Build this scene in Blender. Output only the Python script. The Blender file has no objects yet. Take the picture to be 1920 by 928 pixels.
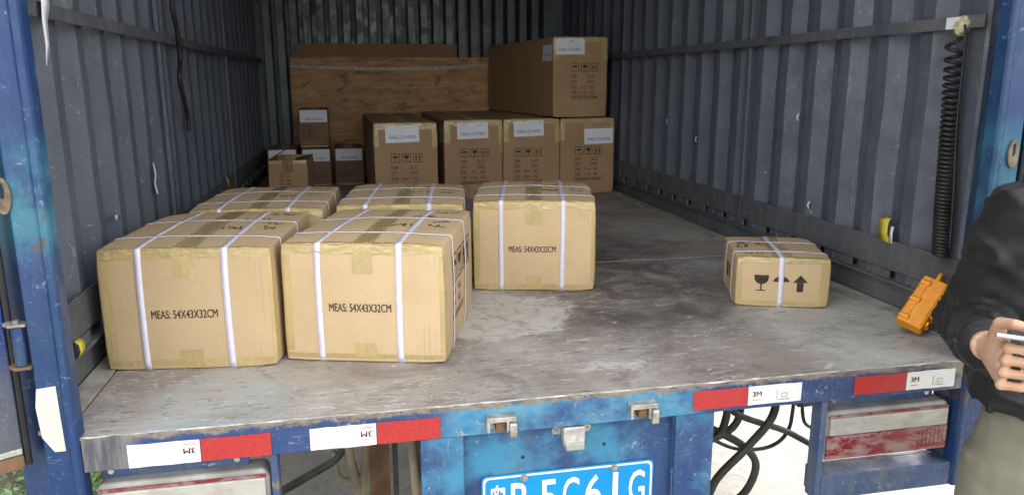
import bpy, bmesh, math, random
from mathutils import Vector, Matrix, noise as mnoise
R = math.radians
S = bpy.context.scene
C = S.collection
random.seed(7)

# ------------------------------------------------------------------ camera
H_CAM = 0.728
YAW, PITCH, ROLL = R(11.685), R(12.407), R(-0.17)
fw = Vector((math.sin(YAW)*math.cos(PITCH), math.cos(YAW)*math.cos(PITCH), -math.sin(PITCH)))
rt = Vector((math.cos(YAW), -math.sin(YAW), 0)); up = rt.cross(fw)
rt2 = rt*math.cos(ROLL)+up*math.sin(ROLL); up2 = up*math.cos(ROLL)-rt*math.sin(ROLL)
cd = bpy.data.cameras.new('camera'); cam = bpy.data.objects.new('camera', cd); C.objects.link(cam)
m = Matrix((rt2, up2, -fw)).transposed().to_4x4(); m.translation = (0, 0, H_CAM); cam.matrix_world = m
cd.sensor_width = 36; cd.lens = 1417/1920*36; cd.clip_start = 0.05; cd.clip_end = 600
S.camera = cam
# ------------------------------------------------------------------ sky, sun, exposure
SUN_AZ, SUN_EL = R(38), R(46)          # azimuth from +Y (truck front) towards +X
w = bpy.data.worlds.new('World'); S.world = w; w.use_nodes = True
nt = w.node_tree; bg = nt.nodes['Background']
sky = nt.nodes.new('ShaderNodeTexSky'); sky.sky_type = 'NISHITA'; sky.sun_disc = False
sky.sun_elevation = SUN_EL; sky.sun_rotation = SUN_AZ
sky.dust_density = 4.0; sky.air_density = 1.0; sky.ozone_density = 1.0
hs = nt.nodes.new('ShaderNodeHueSaturation'); hs.inputs['Saturation'].default_value = 0.08
nt.links.new(sky.outputs[0], hs.inputs['Color']); nt.links.new(hs.outputs[0], bg.inputs['Color'])
bg.inputs['Strength'].default_value = 0.15
sd = bpy.data.lights.new('sun', 'SUN'); sun = bpy.data.objects.new('sun', sd); C.objects.link(sun)
sd.energy = .8; sd.angle = R(11); sd.color = (1, .95, .88)
sdir = Vector((math.sin(SUN_AZ)*math.cos(SUN_EL), math.cos(SUN_AZ)*math.cos(SUN_EL), math.sin(SUN_EL)))
sun.rotation_euler = sdir.to_track_quat('Z', 'Y').to_euler(); sun.location = (0, 0, 12)
S.view_settings.view_transform = 'Standard'; S.view_settings.look = 'None'
S.view_settings.exposure = 2.75; S.view_settings.gamma = 1; S.view_settings.use_curve_mapping = False
try: S.cycles.max_bounces = 10; S.cycles.diffuse_bounces = 6
except Exception: pass

# ------------------------------------------------------------------ node helpers
class NT:
    def __init__(s, name, rough=.6, metal=0., rnd=False, coat=0.):
        s.m = bpy.data.materials.new(name); s.m.use_nodes = True; s.t = s.m.node_tree
        s.b = s.t.nodes['Principled BSDF']; s.b.inputs['Roughness'].default_value = rough
        s.b.inputs['Metallic'].default_value = metal; s.b.inputs['Coat Weight'].default_value = coat
        tc = s.t.nodes.new('ShaderNodeTexCoord'); s.co = tc.outputs['Object']
        if rnd:
            oi = s.t.nodes.new('ShaderNodeObjectInfo'); mu = s.n('ShaderNodeVectorMath'); mu.operation = 'MULTIPLY_ADD'
            cb = s.n('ShaderNodeCombineXYZ')
            s.rand = oi.outputs['Random']
            for k in range(3): s.t.links.new(oi.outputs['Random'], cb.inputs[k])
            s.t.links.new(cb.outputs[0], mu.inputs[0]); mu.inputs[1].default_value = (31, 17, 23)
            s.t.links.new(s.co, mu.inputs[2]); s.co = mu.outputs[0]
    def n(s, t): return s.t.nodes.new(t)
    def map(s, scale=(1, 1, 1), rot=(0, 0, 0), loc=(0, 0, 0)):
        mp = s.n('ShaderNodeMapping'); s.t.links.new(s.co, mp.inputs[0])
        mp.inputs['Scale'].default_value = scale; mp.inputs['Rotation'].default_value = rot; mp.inputs['Location'].default_value = loc
        return mp.outputs[0]
    def noise(s, scale, detail=6, rough=.6, vec=None, dist=0.):
        x = s.n('ShaderNodeTexNoise'); s.t.links.new(vec or s.co, x.inputs['Vector'])
        x.inputs['Scale'].default_value = scale; x.inputs['Detail'].default_value = detail
        x.inputs['Roughness'].default_value = rough; x.inputs['Distortion'].default_value = dist
        return x.outputs['Fac']
    def ramp(s, fac, a, b, va=0., vb=1.):
        x = s.n('ShaderNodeMapRange'); x.interpolation_type = 'SMOOTHSTEP'; s.t.links.new(fac, x.inputs['Value'])
        for k, v in (('From Min', a), ('From Max', b), ('To Min', va), ('To Max', vb)): x.inputs[k].default_value = v
        return x.outputs['Result']
    def put(s, sock, v):
        if hasattr(v, 'is_linked') or hasattr(v, 'links'): s.t.links.new(v, sock)
        else: sock.default_value = (*v, 1) if isinstance(v, tuple) and len(v) == 3 and sock.type == 'RGBA' else v
    def mix(s, fac, a, b):
        x = s.n('ShaderNodeMix'); x.data_type = 'RGBA'
        s.put(x.inputs[0], fac); s.put(x.inputs[6], a); s.put(x.inputs[7], b); return x.outputs[2]
    def math(s, op, a, b=0.):
        x = s.n('ShaderNodeMath'); x.operation = op; s.put(x.inputs[0], a); s.put(x.inputs[1], b); return x.outputs[0]
    def axis(s, k):
        x = s.n('ShaderNodeSeparateXYZ'); s.t.links.new(s.co, x.inputs[0]); return x.outputs[k]
    def band(s, v, a, b, soft):            # 1 inside [a,b]
        return s.math('MULTIPLY', s.ramp(v, a-soft, a+soft), s.ramp(v, b-soft, b+soft, 1, 0))
    def col(s, v): s.put(s.b.inputs['Base Color'], v)
    def rough(s, v): s.put(s.b.inputs['Roughness'], v)
    def bump(s, h, strength=.3, dist=.002):
        x = s.n('ShaderNodeBump'); s.put(x.inputs['Height'], h); x.inputs['Strength'].default_value = strength
        x.inputs['Distance'].default_value = dist; s.t.links.new(x.outputs[0], s.b.inputs['Normal'])
M = {}
def plain(key, col, rough=.6, metal=0., var=.25, scale=20, bump=.1, rnd=False, coat=0.):
    t = NT(key, rough, metal, rnd, coat); f = t.noise(scale)
    d = tuple(c*(1-var) for c in col); l = tuple(min(1, c*(1+var)) for c in col)
    t.col(t.mix(t.ramp(f, .3, .7), d, l)); t.rough(t.ramp(t.noise(scale*2.3), .3, .7, max(.05, rough-.12), min(1, rough+.12)))
    if bump: t.bump(f, bump, .002)
    M[key] = t.m; return t
def lines(t, scale, stretch, rot, loc, width, mscale, m0, m1):     # thin scratch lines: zero crossings of a stretched noise, broken up by a mask
    n_ = t.noise(scale, 2, .5, t.map(stretch, rot if isinstance(rot, tuple) else (0, 0, rot), loc), .15)
    l_ = t.ramp(t.math('ABSOLUTE', t.math('SUBTRACT', n_, .5)), 0, width, 1, 0)
    return t.math('MULTIPLY', l_, t.ramp(t.noise(mscale, 4, .6, t.map(loc=(loc[1]+3, loc[0]+7, 0))), m0, m1))
def paint(key, base, alt, wear, rust, rough=.45, wearamt=.60, rustamt=.60, scale=3., extra=None, dust=(.17, .165, .155), dustamt=.45, scratch=.7):
    t = NT(key, rough)
    c = t.mix(t.ramp(t.noise(scale, 8, .65), .38, .62), base, alt)
    if extra: c = extra(t, c)
    c = t.mix(t.math('MULTIPLY', t.ramp(t.noise(5, 8, .7, t.map((7, 7, .55))), .46, .70), dustamt), c, dust)          # vertical runs of grime
    c = t.mix(t.math('MULTIPLY', t.ramp(t.noise(2.3, 9, .72, t.map(loc=(5, 1, 4)), .5), .48, .66), dustamt), c, dust)
    for k, (sc, st, rot, wd) in enumerate(((5, (6, 6, 1), (.1, .12, 0), .010), (7, (1, 6, 5), (.5, .2, .3), .010), (6, (5, 1, 6), (-.4, .7, .2), .009), (9, (7, 7, 1), (-.15, .1, .4), .012))):
        c = t.mix(t.math('MULTIPLY', lines(t, sc, st, rot, (k*2.1, k*3.3+1, 0), wd*.8, 5, .53, .63), scratch), c, wear)
    c = t.mix(t.math('MULTIPLY', t.ramp(t.noise(34, 9, .78, dist=.8), wearamt, wearamt+.03), .85), c, wear)
    c = t.mix(t.math('MULTIPLY', t.ramp(t.noise(60, 6, .75, t.map(loc=(3, 3, 3))), wearamt+.03, wearamt+.06), .8), c, tuple(x*.35 for x in base))
    rs = t.ramp(t.noise(8, 9, .78, t.map(loc=(1, 7, 2)), .5), rustamt, rustamt+.05); c = t.mix(t.math('MULTIPLY', rs, t.ramp(t.noise(45, 5), .35, .6, .4, 1)), c, rust)
    t.col(c); t.rough(t.ramp(t.noise(11, 6), .3, .7, rough-.1, min(1, rough+.25)))
    t.bump(t.math('ADD', t.noise(40, 5), t.math('MULTIPLY', t.noise(4, 3), 3.)), .3, .0025)
    M[key] = t.m; return t

BLUE = (.008, .038, .15); SKYB = (.06, .30, .50); DUST = (.30, .29, .27); RUST = (.13, .06, .025)
paint('wall', (.090, .106, .138), (.074, .086, .110), (.27, .28, .29), (.10, .075, .05), .5, .615, .64, dust=(.125, .13, .13), dustamt=.4, scratch=.5)
paint('wall_trim', (.070, .078, .090), (.095, .102, .113), (.26, .26, .26), (.10, .07, .045), .6, .60, .63, scratch=.5)
paint('back_metal', (.15, .18, .19), (.08, .10, .105), (.32, .34, .34), (.05, .045, .035), .35, .60, .64, scratch=.4)
paint('post_blue', BLUE, (.014, .050, .125), (.20, .26, .34), RUST, .38, .605, .585, dustamt=.08, scratch=.3,
      extra=lambda t, c: t.mix(t.math('MULTIPLY', t.band(t.axis(2), .40, .60, .06), t.ramp(t.noise(5, 7), .38, .56)), c, (.03, .17, .25)))
def beam_extra(t, c):
    x, z = t.axis(0), t.axis(2)
    c = t.mix(t.math('MULTIPLY', t.band(x, .17, .80, .05), t.ramp(t.noise(5.5, 7, .65), .36, .56, .1, .9)), c, t.mix(t.ramp(t.noise(11, 7, .7, t.map((1, 1, 2))), .35, .65), (.045, .24, .42), (.13, .33, .44)))
    top = t.math('ADD', z, t.math('MULTIPLY', t.noise(13, 9, .78, t.map((1, 1, .6))), .06))
    c = t.mix(t.ramp(top, .014, .022, 0, .9), c, t.mix(t.ramp(t.noise(30, 8, .75, t.map((1, 1, 2.5))), .38, .58), (.10, .088, .08), (.27, .215, .155)))
    c = t.mix(t.math('MULTIPLY', t.band(x, -.7, -.49, .03), .85), c, t.mix(t.ramp(t.noise(14, 8, .7, t.map((3, 1, .4))), .35, .65), (.07, .07, .07), (.26, .235, .2)))
    c = t.mix(t.math('MULTIPLY', t.band(x, 1.49, 1.70, .04), t.ramp(t.noise(8, 7), .42, .55)), c, (.27, .24, .17))
    return c
paint('beam', (.025, .065, .20), (.020, .05, .15), (.32, .33, .33), (.15, .085, .04), .5, .60, .60, extra=beam_extra, dustamt=.2, scratch=.4)
def panel_extra(t, c):
    c = t.mix(t.ramp(t.noise(5.5, 6, .6, t.map(loc=(3, 0, 1))), .45, .62), c, (.045, .23, .38))
    return t.mix(t.math('MULTIPLY', t.ramp(t.noise(6, 6, .6, t.map(loc=(1, 5, 1))), .6, .75), .6), c, (.20, .18, .17))
paint('panel_blue', (.022, .055, .165), (.030, .08, .20), (.32, .37, .42), RUST, .5, .605, .62, extra=panel_extra, dustamt=.16, scratch=.35)
paint('frame_blue', (.035, .07, .17), (.05, .09, .19), (.34, .34, .32), (.24, .17, .08), .55, .60, .58, scratch=.3)
paint('door_paint', (.075, .095, .13), (.06, .075, .10), (.35, .36, .38), RUST, .5, .61, .62, dustamt=.3, scratch=.35,
      extra=lambda t, c: t.mix(t.math('MULTIPLY', t.band(t.axis(2), .16, .62, .10), t.ramp(t.noise(4), .3, .5)), c, (.012, .045, .22)))
paint('chassis', (.035, .034, .032), (.06, .055, .048), (.16, .14, .11), (.10, .06, .035), .7, .60, .56)
plain('mud', (.26, .22, .15), .9, 0, .35, 6, .5); plain('rusty', (.15, .085, .045), .85, 0, .5, 9, .4)
plain('rubber', (.018, .018, .018), .55, 0, .4, 12, .2); plain('hose', (.035, .034, .030), .6, 0, .7, 7, .2)
plain('tyre', (.03, .029, .027), .8, 0, .4, 10, .3)
plain('rust_plate', (.20, .15, .105), .7, .2, .5, 25, .4); plain('steel', (.50, .47, .42), .42, .7, .45, 30, .3); plain('galv', (.55, .55, .50), .45, .4, .3, 40, .2)
plain('weld', (.30, .28, .26), .5, .3, .4, 60, .6)
plain('refl_white', (.78, .78, .75), .35, 0, .05, 30, .04); plain('refl_white_old', (.70, .70, .55), .5, 0, .08, 20, .05)
plain('ink_red', (.55, .03, .06), .5, 0, .1, 30, 0); plain('ink_dark', (.045, .025, .018), .8, 0, .5, 60, 0); plain('ink_grey', (.10, .10, .12), .7, 0, .2, 30, 0)
t = NT('refl_red', .35); f = t.n('ShaderNodeTexVoronoi'); f.inputs['Scale'].default_value = 260; t.t.links.new(t.co, f.inputs['Vector'])
c = t.mix(t.ramp(f.outputs['Distance'], .2, .7), (.50, .045, .04), (.40, .03, .03)); c = t.mix(t.math('MULTIPLY', t.ramp(t.noise(9, 7), .55, .8), .3), c, (.55, .30, .25)); t.col(c); t.bump(t.noise(30, 5), .15, .001); M['refl_red'] = t.m
# floor steel
t = NT('floor_steel', .5)
c = t.mix(t.ramp(t.noise(2.2, 8, .65, dist=.5), .36, .64), (.275, .235, .208), (.43, .40, .365))
c = t.mix(t.math('MULTIPLY', t.ramp(t.noise(1.1, 5, .6, t.map(loc=(4, 2, 0))), .48, .64), .7), c, (.41, .405, .37))
c = t.mix(t.math('MULTIPLY', t.ramp(t.noise(3.1, 9, .72, t.map(loc=(9, 1, 0)), 1.0), .5, .66), .65), c, (.165, .135, .122))
x, y = t.axis(0), t.axis(1)
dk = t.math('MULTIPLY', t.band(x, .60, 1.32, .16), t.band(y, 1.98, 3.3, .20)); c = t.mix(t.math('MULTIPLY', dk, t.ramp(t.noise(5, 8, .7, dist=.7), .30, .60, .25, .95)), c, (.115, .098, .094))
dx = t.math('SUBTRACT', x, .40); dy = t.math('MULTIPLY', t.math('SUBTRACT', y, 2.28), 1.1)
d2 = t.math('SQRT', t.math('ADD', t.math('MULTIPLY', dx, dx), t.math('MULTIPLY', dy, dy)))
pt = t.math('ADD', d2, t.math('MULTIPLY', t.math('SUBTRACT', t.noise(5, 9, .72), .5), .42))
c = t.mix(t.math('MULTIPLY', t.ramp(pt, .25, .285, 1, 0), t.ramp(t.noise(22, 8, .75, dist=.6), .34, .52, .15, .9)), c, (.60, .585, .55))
dx = t.math('SUBTRACT', x, .66); dy = t.math('MULTIPLY', t.math('SUBTRACT', y, 1.78), 2.4)
d2 = t.math('SQRT', t.math('ADD', t.math('MULTIPLY', dx, dx), t.math('MULTIPLY', dy, dy)))
pt = t.math('ADD', d2, t.math('MULTIPLY', t.math('SUBTRACT', t.noise(11, 9, .75), .5), .55))
c = t.mix(t.ramp(pt, .02, .10, .7, 0), c, (.62, .60, .56))
c = t.mix(t.math('MULTIPLY', t.math('MULTIPLY', t.band(x, -.48, -.20, .06), t.band(y, 1.6, 1.86, .04)), t.ramp(t.noise(7, 8, .7), .38, .6, 0, .7)), c, (.36, .45, .47))
c = t.mix(t.math('MULTIPLY', t.math('MULTIPLY', t.band(x, 1.18, 1.75, .10), t.band(y, 1.55, 2.2, .12)), t.ramp(t.noise(4, 8, .7), .36, .58, .2, .9)), c, (.50, .505, .46))
for sc, th, loc, colr, amt in ((13, .60, (1, 2, 0), (.62, .60, .56), .7), (26, .62, (7, 2, 0), (.66, .63, .6), .75), (48, .64, (3, 9, 0), (.64, .61, .58), .8), (19, .64, (5, 5, 0), (.11, .09, .088), .5), (40, .65, (2, 8, 0), (.10, .085, .085), .55)):
    c = t.mix(t.math('MULTIPLY', t.ramp(t.noise(sc, 9, .78, t.map((1, .8, 1), (0, 0, loc[0]), loc), 1.3), th, th+.04), amt), c, colr)
for k, (sc, st, rot, wd, m0, dark, amt) in enumerate(((4, (1, 6, 1), .5, .010, .48, 0, .75), (5, (1, 7, 1), -.6, .009, .46, 1, .8), (3, (1, 8, 1), 1.3, .010, .50, 0, .7), (6, (1, 5, 1), 2.3, .010, .46, 1, .75), (7, (1, 6, 1), .1, .012, .50, 0, .7), (4, (1, 5, 1), -1.1, .008, .50, 1, .8), (9, (1, 4, 1), .9, .013, .53, 0, .7))):
    c = t.mix(t.math('MULTIPLY', lines(t, sc, st, rot, (k*2.7+1, k*1.9, 0), wd, 3.5, m0, m0+.10), amt), c, (.07, .06, .06) if dark else (.66, .64, .60))
t.col(c); t.rough(t.ramp(t.noise(6, 7), .3, .7, .40, .72)); t.bump(t.math('ADD', t.noise(24, 9, .75, dist=.5), t.math('MULTIPLY', t.noise(3.5, 5), 2.5)), .6, .005); M['floor_steel'] = t.m
plain('floor_trim', (.33, .31, .275), .75, 0, .35, 12, .4)
# cardboard
def card(key, a, b):
    t = NT(key, .78, 0, True)
    c = t.mix(t.ramp(t.noise(5, 6, .6), .3, .7), a, b)
    c = t.mix(t.math('MULTIPLY', t.ramp(t.noise(55, 5, .6, t.map((1, 1, 7))), .45, .7), .22), c, tuple(x*.72 for x in a))
    c = t.mix(t.math('MULTIPLY', t.ramp(t.noise(3, 6, .7, t.map(loc=(7, 3, 1))), .58, .75), .25), c, tuple(x*.7 for x in a))
    c = t.mix(t.ramp(t.rand, 0, 1, 0, .30), c, tuple(x*.80 for x in a))
    c = t.mix(t.math('MULTIPLY', t.ramp(t.noise(38, 8, .78, dist=.8), .60, .65), .35), c, tuple(min(1, x*1.35) for x in b))
    c = t.mix(t.math('MULTIPLY', lines(t, 4, (1, 1, 6), (.3, .5, .2), (2, 3, 0),   .006, 4, .55, .65), .25), c, tuple(x*.6 for x in a))
    t.col(c); t.bump(t.math('ADD', t.noise(90, 4, .6, t.map((1, 1, .15))), t.math('MULTIPLY', t.noise(9, 4), 1.6)), .16, .002); M[key] = t.m
card('card_light', (.545, .395, .222), (.605, .452, .262)); card('card_brown', (.36, .225, .115), (.42, .265, .14))
card('card_dark', (.20, .115, .065), (.24, .14, .08)); card('card_sheet', (.26, .14, .07), (.30, .165, .085))
def tape(key, a, rough=.22):
    t = NT(key, rough, 0, True); f = t.noise(28, 7, .7, dist=1.2); g = t.noise(60, 4, .6, t.map((1, .2, .2)))
    t.col(t.mix(t.ramp(t.noise(7, 4), .35, .65), a, tuple(x*.85 for x in a))); t.b.inputs['Coat Weight'].default_value = .4; t.b.inputs['Coat Roughness'].default_value = .15
    t.rough(t.ramp(g, .3, .7, rough, rough+.2)); t.bump(t.math('ADD', f, t.math('MULTIPLY', g, .5)), .6, .004); M[key] = t.m
tape('tape_clear', (.525, .398, .178), .14); tape('tape_brown', (.43, .31, .145), .25); tape('tape_dark', (.24, .15, .075))
plain('strap', (.72, .68, .78), .4, 0, .06, 40, .08); plain('paper', (.74, .76, .82), .75, 0, .03, 15, .05)
plain('yellow_tape', (.62, .52, .06), .35, 0, .15, 30, .3); plain('orange_plastic', (.88, .33, .010), .38, 0, .1, 30, .06)
plain('cream_tape', (.55, .50, .30), .3, 0, .3, 40, .5)
# plywood
t = NT('plywood', .7)
c = t.mix(t.ramp(t.noise(3, 7, .6, t.map((1, 1, 6), (0, .06, 0)), 1.), .3, .7), (.36, .19, .08), (.55, .33, .15))
c = t.mix(t.math('MULTIPLY', t.ramp(t.noise(11, 6, .6, t.map((1, 1, 9))), .5, .72), .5), c, (.25, .12, .05))
c = t.mix(t.math('MULTIPLY', t.ramp(t.noise(6, 7, .7, t.map((1, 1, 2.2), loc=(2, 2, 2)), .8), .50, .64), .7), c, (.16, .07, .03))
c = t.mix(t.math('MULTIPLY', t.ramp(t.noise(4, 6, .6, t.map(loc=(8, 1, 3))), .6, .75), .4), c, (.55, .38, .2)); t.col(c); t.bump(t.noise(20, 6, .6, t.map((1, 1, 5))), .25, .003); M['plywood'] = t.m
# tail lamp
def lens(key, a, dirt, amt, sc, soft=.07):
    t = NT(key, .3); s1 = t.ramp(t.noise(sc, 9, .72, t.map((.8, 1, 1.7)), .5), amt, amt+soft)
    c = t.mix(s1, a, dirt); t.col(c); t.rough(t.ramp(s1, 0, 1, .22, .85)); t.bump(t.noise(30, 4), .2, .002); M[key] = t.m
lens('lens_red', (.22, .022, .032), (.29, .205, .19), .44, 16, .16); lens('lens_clear', (.47, .455, .40), (.35, .335, .30), .42, 12, .2); plain('lamp_body', (.33, .32, .29), .7, 0, .3, 10, .2)
# plate
plain('plate_blue', (.0, .27, .62), .5, 0, .06, 9, .03); plain('plate_white', (.85, .86, .88), .4, 0, .03, 20, 0)
# ground
t = NT('concrete', .85); c = t.mix(t.ramp(t.noise(1.5, 9, .65), .3, .7), (.135, .127, .110), (.19, .181, .16)); c = t.mix(t.math('MULTIPLY', t.ramp(t.noise(25, 9, .78), .5, .62), .6), c, (.085, .078, .066)); c = t.mix(t.math('MULTIPLY', t.ramp(t.noise(4, 8, .7), .5, .62), .5), c, (.11, .102, .088)); t.col(c); t.bump(t.noise(35, 8, .7), .5, .01); M['concrete'] = t.m
plain('soil', (.10, .085, .05), .95, 0, .4, 8, .5); plain('leaf', (.085, .17, .04), .6, 0, .5, 9, .1)
# person
t = NT('skin', .48); c = t.mix(t.ramp(t.noise(14, 5), .35, .65), (.52, .30, .19), (.62, .40, .27)); c = t.mix(t.math('MULTIPLY', t.ramp(t.noise(45, 6, .7), .5, .68), .5), c, (.44, .20, .13)); t.col(c); t.b.inputs['Subsurface Weight'].default_value = .1; t.b.inputs['Subsurface Scale'].default_value = .01
t.bump(t.math('ADD', t.noise(120, 4, .7), t.math('MULTIPLY', t.noise(70, 3, .6, t.map((1, 1, 3))), .8)), .5, .0015); M['skin'] = t.m
plain('hair', (.012, .010, .009), .5, 0, .3, 80, .4); plain('shoe', (.03, .03, .032), .5)
t = NT('black_cloth', .6); c = t.mix(t.ramp(t.noise(5, 5), .3, .7), (.0055, .0056, .006), (.009, .0091, .0095)); t.col(c); t.b.inputs['Sheen Weight'].default_value = .03; t.b.inputs['Sheen Roughness'].default_value = .6; t.bump(t.math('ADD', t.noise(14, 5, .55, t.map((1, 1, 1.6)), .8), t.math('MULTIPLY', t.noise(350, 2), .05)), .35, .012); M['black_cloth'] = t.m
t = NT('khaki', .85); t.col(t.mix(t.ramp(t.noise(6, 5), .3, .7), (.165, .16, .115), (.21, .20, .148))); t.bump(t.math('ADD', t.noise(9, 4, .5, dist=.6), t.math('MULTIPLY', t.noise(300, 2), .08)), .4, .012); M['khaki'] = t.m
plain('phone_body', (.62, .64, .68), .25, .5, .05, 30, 0); plain('phone_glass', (.012, .012, .016), .08, 0, .1, 10, 0); plain('eye_white', (.7, .68, .65), .2, 0, .05, 10, 0); plain('lip', (.36, .14, .11), .5)

# ------------------------------------------------------------------ mesh helpers
class MB:
    def __init__(s): s.v = []; s.f = []
    def add(s, vs, fs):
        o = len(s.v); s.v += [tuple(v) for v in vs]; s.f += [tuple(i+o for i in f) for f in fs]; return s
    def box(s, x0, x1, y0, y1, z0, z1, mat=None):
        vs = [Vector(p) for p in ((x0, y0, z0), (x1, y0, z0), (x1, y1, z0), (x0, y1, z0), (x0, y0, z1), (x1, y0, z1), (x1, y1, z1), (x0, y1, z1))]
        if mat: vs = [mat @ v for v in vs]
        return s.add(vs, [(0, 3, 2, 1), (4, 5, 6, 7), (0, 1, 5, 4), (1, 2, 6, 5), (2, 3, 7, 6), (3, 0, 4, 7)])
    def prism(s, poly, z0, z1, mat=None):       # poly in xy, extruded along z
        n = len(poly); vs = [Vector((x, y, z0)) for x, y in poly]+[Vector((x, y, z1)) for x, y in poly]
        if mat: vs = [mat @ v for v in vs]
        fs = [tuple(range(n-1, -1, -1)), tuple(range(n, 2*n))]+[(i, (i+1) % n, n+(i+1) % n, n+i) for i in range(n)]
        return s.add(vs, fs)
    def tube(s, pts, r, n=10, caps=True, ell=None):
        pts = [Vector(p) for p in pts]; rr = r if isinstance(r, (list, tuple)) else [r]*len(pts)
        vs = []; fs = []; a = None
        for i, p in enumerate(pts):
            d = (pts[min(i+1, len(pts)-1)]-pts[max(i-1, 0)]).normalized()
            if a is None: a = d.orthogonal().normalized()
            a = (a-d*a.dot(d)).normalized(); b = d.cross(a)
            for k in range(n):
                t = 2*math.pi*k/n; vs.append(p+(a*math.cos(t)+b*math.sin(t))*rr[i])
        for i in range(len(pts)-1):
            for k in range(n): fs.append((i*n+k, i*n+(k+1) % n, (i+1)*n+(k+1) % n, (i+1)*n+k))
        if caps: fs += [tuple(range(n-1, -1, -1)), tuple(range((len(pts)-1)*n, len(pts)*n))]
        return s.add(vs, fs)
    def rings(s, rings, n=24):                   # rings: (center, ax, ay) with half-axis vectors
        vs = []; fs = []
        for c, a, b in rings:
            c, a, b = Vector(c), Vector(a), Vector(b)
            for k in range(n): t = 2*math.pi*k/n; vs.append(c+a*math.cos(t)+b*math.sin(t))
        for i in range(len(rings)-1):
            for k in range(n): fs.append((i*n+k, i*n+(k+1) % n, (i+1)*n+(k+1) % n, (i+1)*n+k))
        fs += [tuple(range(n-1, -1, -1)), tuple(range((len(rings)-1)*n, len(rings)*n))]
        return s.add(vs, fs)
    def ball(s, c, r, n=12):
        bm = bmesh.new(); bmesh.ops.create_uvsphere(bm, u_segments=n, v_segments=n//2+1, radius=1)
        rr = r if isinstance(r, (list, tuple)) else (r, r, r); c = Vector(c)
        bm.verts.index_update(); vs = [c+Vector((v.co.x*rr[0], v.co.y*rr[1], v.co.z*rr[2])) for v in bm.verts]
        fs = [tuple(v.index for v in f.verts) for f in bm.faces]; bm.free(); return s.add(vs, fs)
    def build(s, name, mat, parent=None, smooth=False, bevel=0., loc=None, fix=True):
        me = bpy.data.meshes.new(name); me.from_pydata(s.v, [], s.f)
        if fix:
            bm = bmesh.new(); bm.from_mesh(me); bmesh.ops.recalc_face_normals(bm, faces=bm.faces[:]); bm.to_mesh(me); bm.free()
        if smooth: me.polygons.foreach_set('use_smooth', [True]*len(me.polygons))
        me.materials.append(M[mat]); o = bpy.data.objects.new(name, me); C.objects.link(o)
        if parent: o.parent = parent
        if loc: o.location = loc
        if bevel:
            b = o.modifiers.new('bevel', 'BEVEL'); b.width = bevel; b.segments = 2; b.limit_method = 'ANGLE'; b.angle_limit = R(40)
        return o
def empty(name, loc=(0, 0, 0), rz=0.):
    o = bpy.data.objects.new(name, None); C.objects.link(o); o.location = loc; o.rotation_euler = (0, 0, rz); o.empty_display_size = .1; return o
def tag(o, label, cat, group=None, kind=None):
    if label: o['label'] = label
    if cat: o['category'] = cat
    if group: o['group'] = group
    if kind: o['kind'] = kind
    return o
_tc = {}
def text2d(s, size, sx=1., bold=False, align='LEFT'):
    """tessellated text: list of 2d verts, faces; size = cap-ish height scale"""
    key = (s, bold)
    if key not in _tc:
        cu = bpy.data.curves.new('t', 'FONT'); cu.body = s; cu.size = 1; cu.resolution_u = 3; cu.offset = .009 if bold == 'off' else 0.
        ob = bpy.data.objects.new('t', cu); C.objects.link(ob); dg = bpy.context.evaluated_depsgraph_get()
        me = bpy.data.meshes.new_from_object(ob.evaluated_get(dg)); C.objects.unlink(ob)
        _tc[key] = ([(v.co.x, v.co.y) for v in me.vertices], [tuple(p.vertices) for p in me.polygons])
        if bold is True:
            v0, f0 = _tc[key]; n0 = len(v0); _tc[key] = (v0+[(x+.035, y) for x, y in v0]+[(x+.0175, y+.008) for x, y in v0], f0+[tuple(q+n0 for q in p) for p in f0]+[tuple(q+2*n0 for q in p) for p in f0])
        bpy.data.objects.remove(ob); bpy.data.curves.remove(cu); bpy.data.meshes.remove(me)
    v, f = _tc[key]; wd = max((p[0] for p in v), default=0)
    off = {'LEFT': 0, 'CENTER': wd/2, 'RIGHT': wd}[align]
    return [((x-off)*size*sx, y*size) for x, y in v], f
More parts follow.
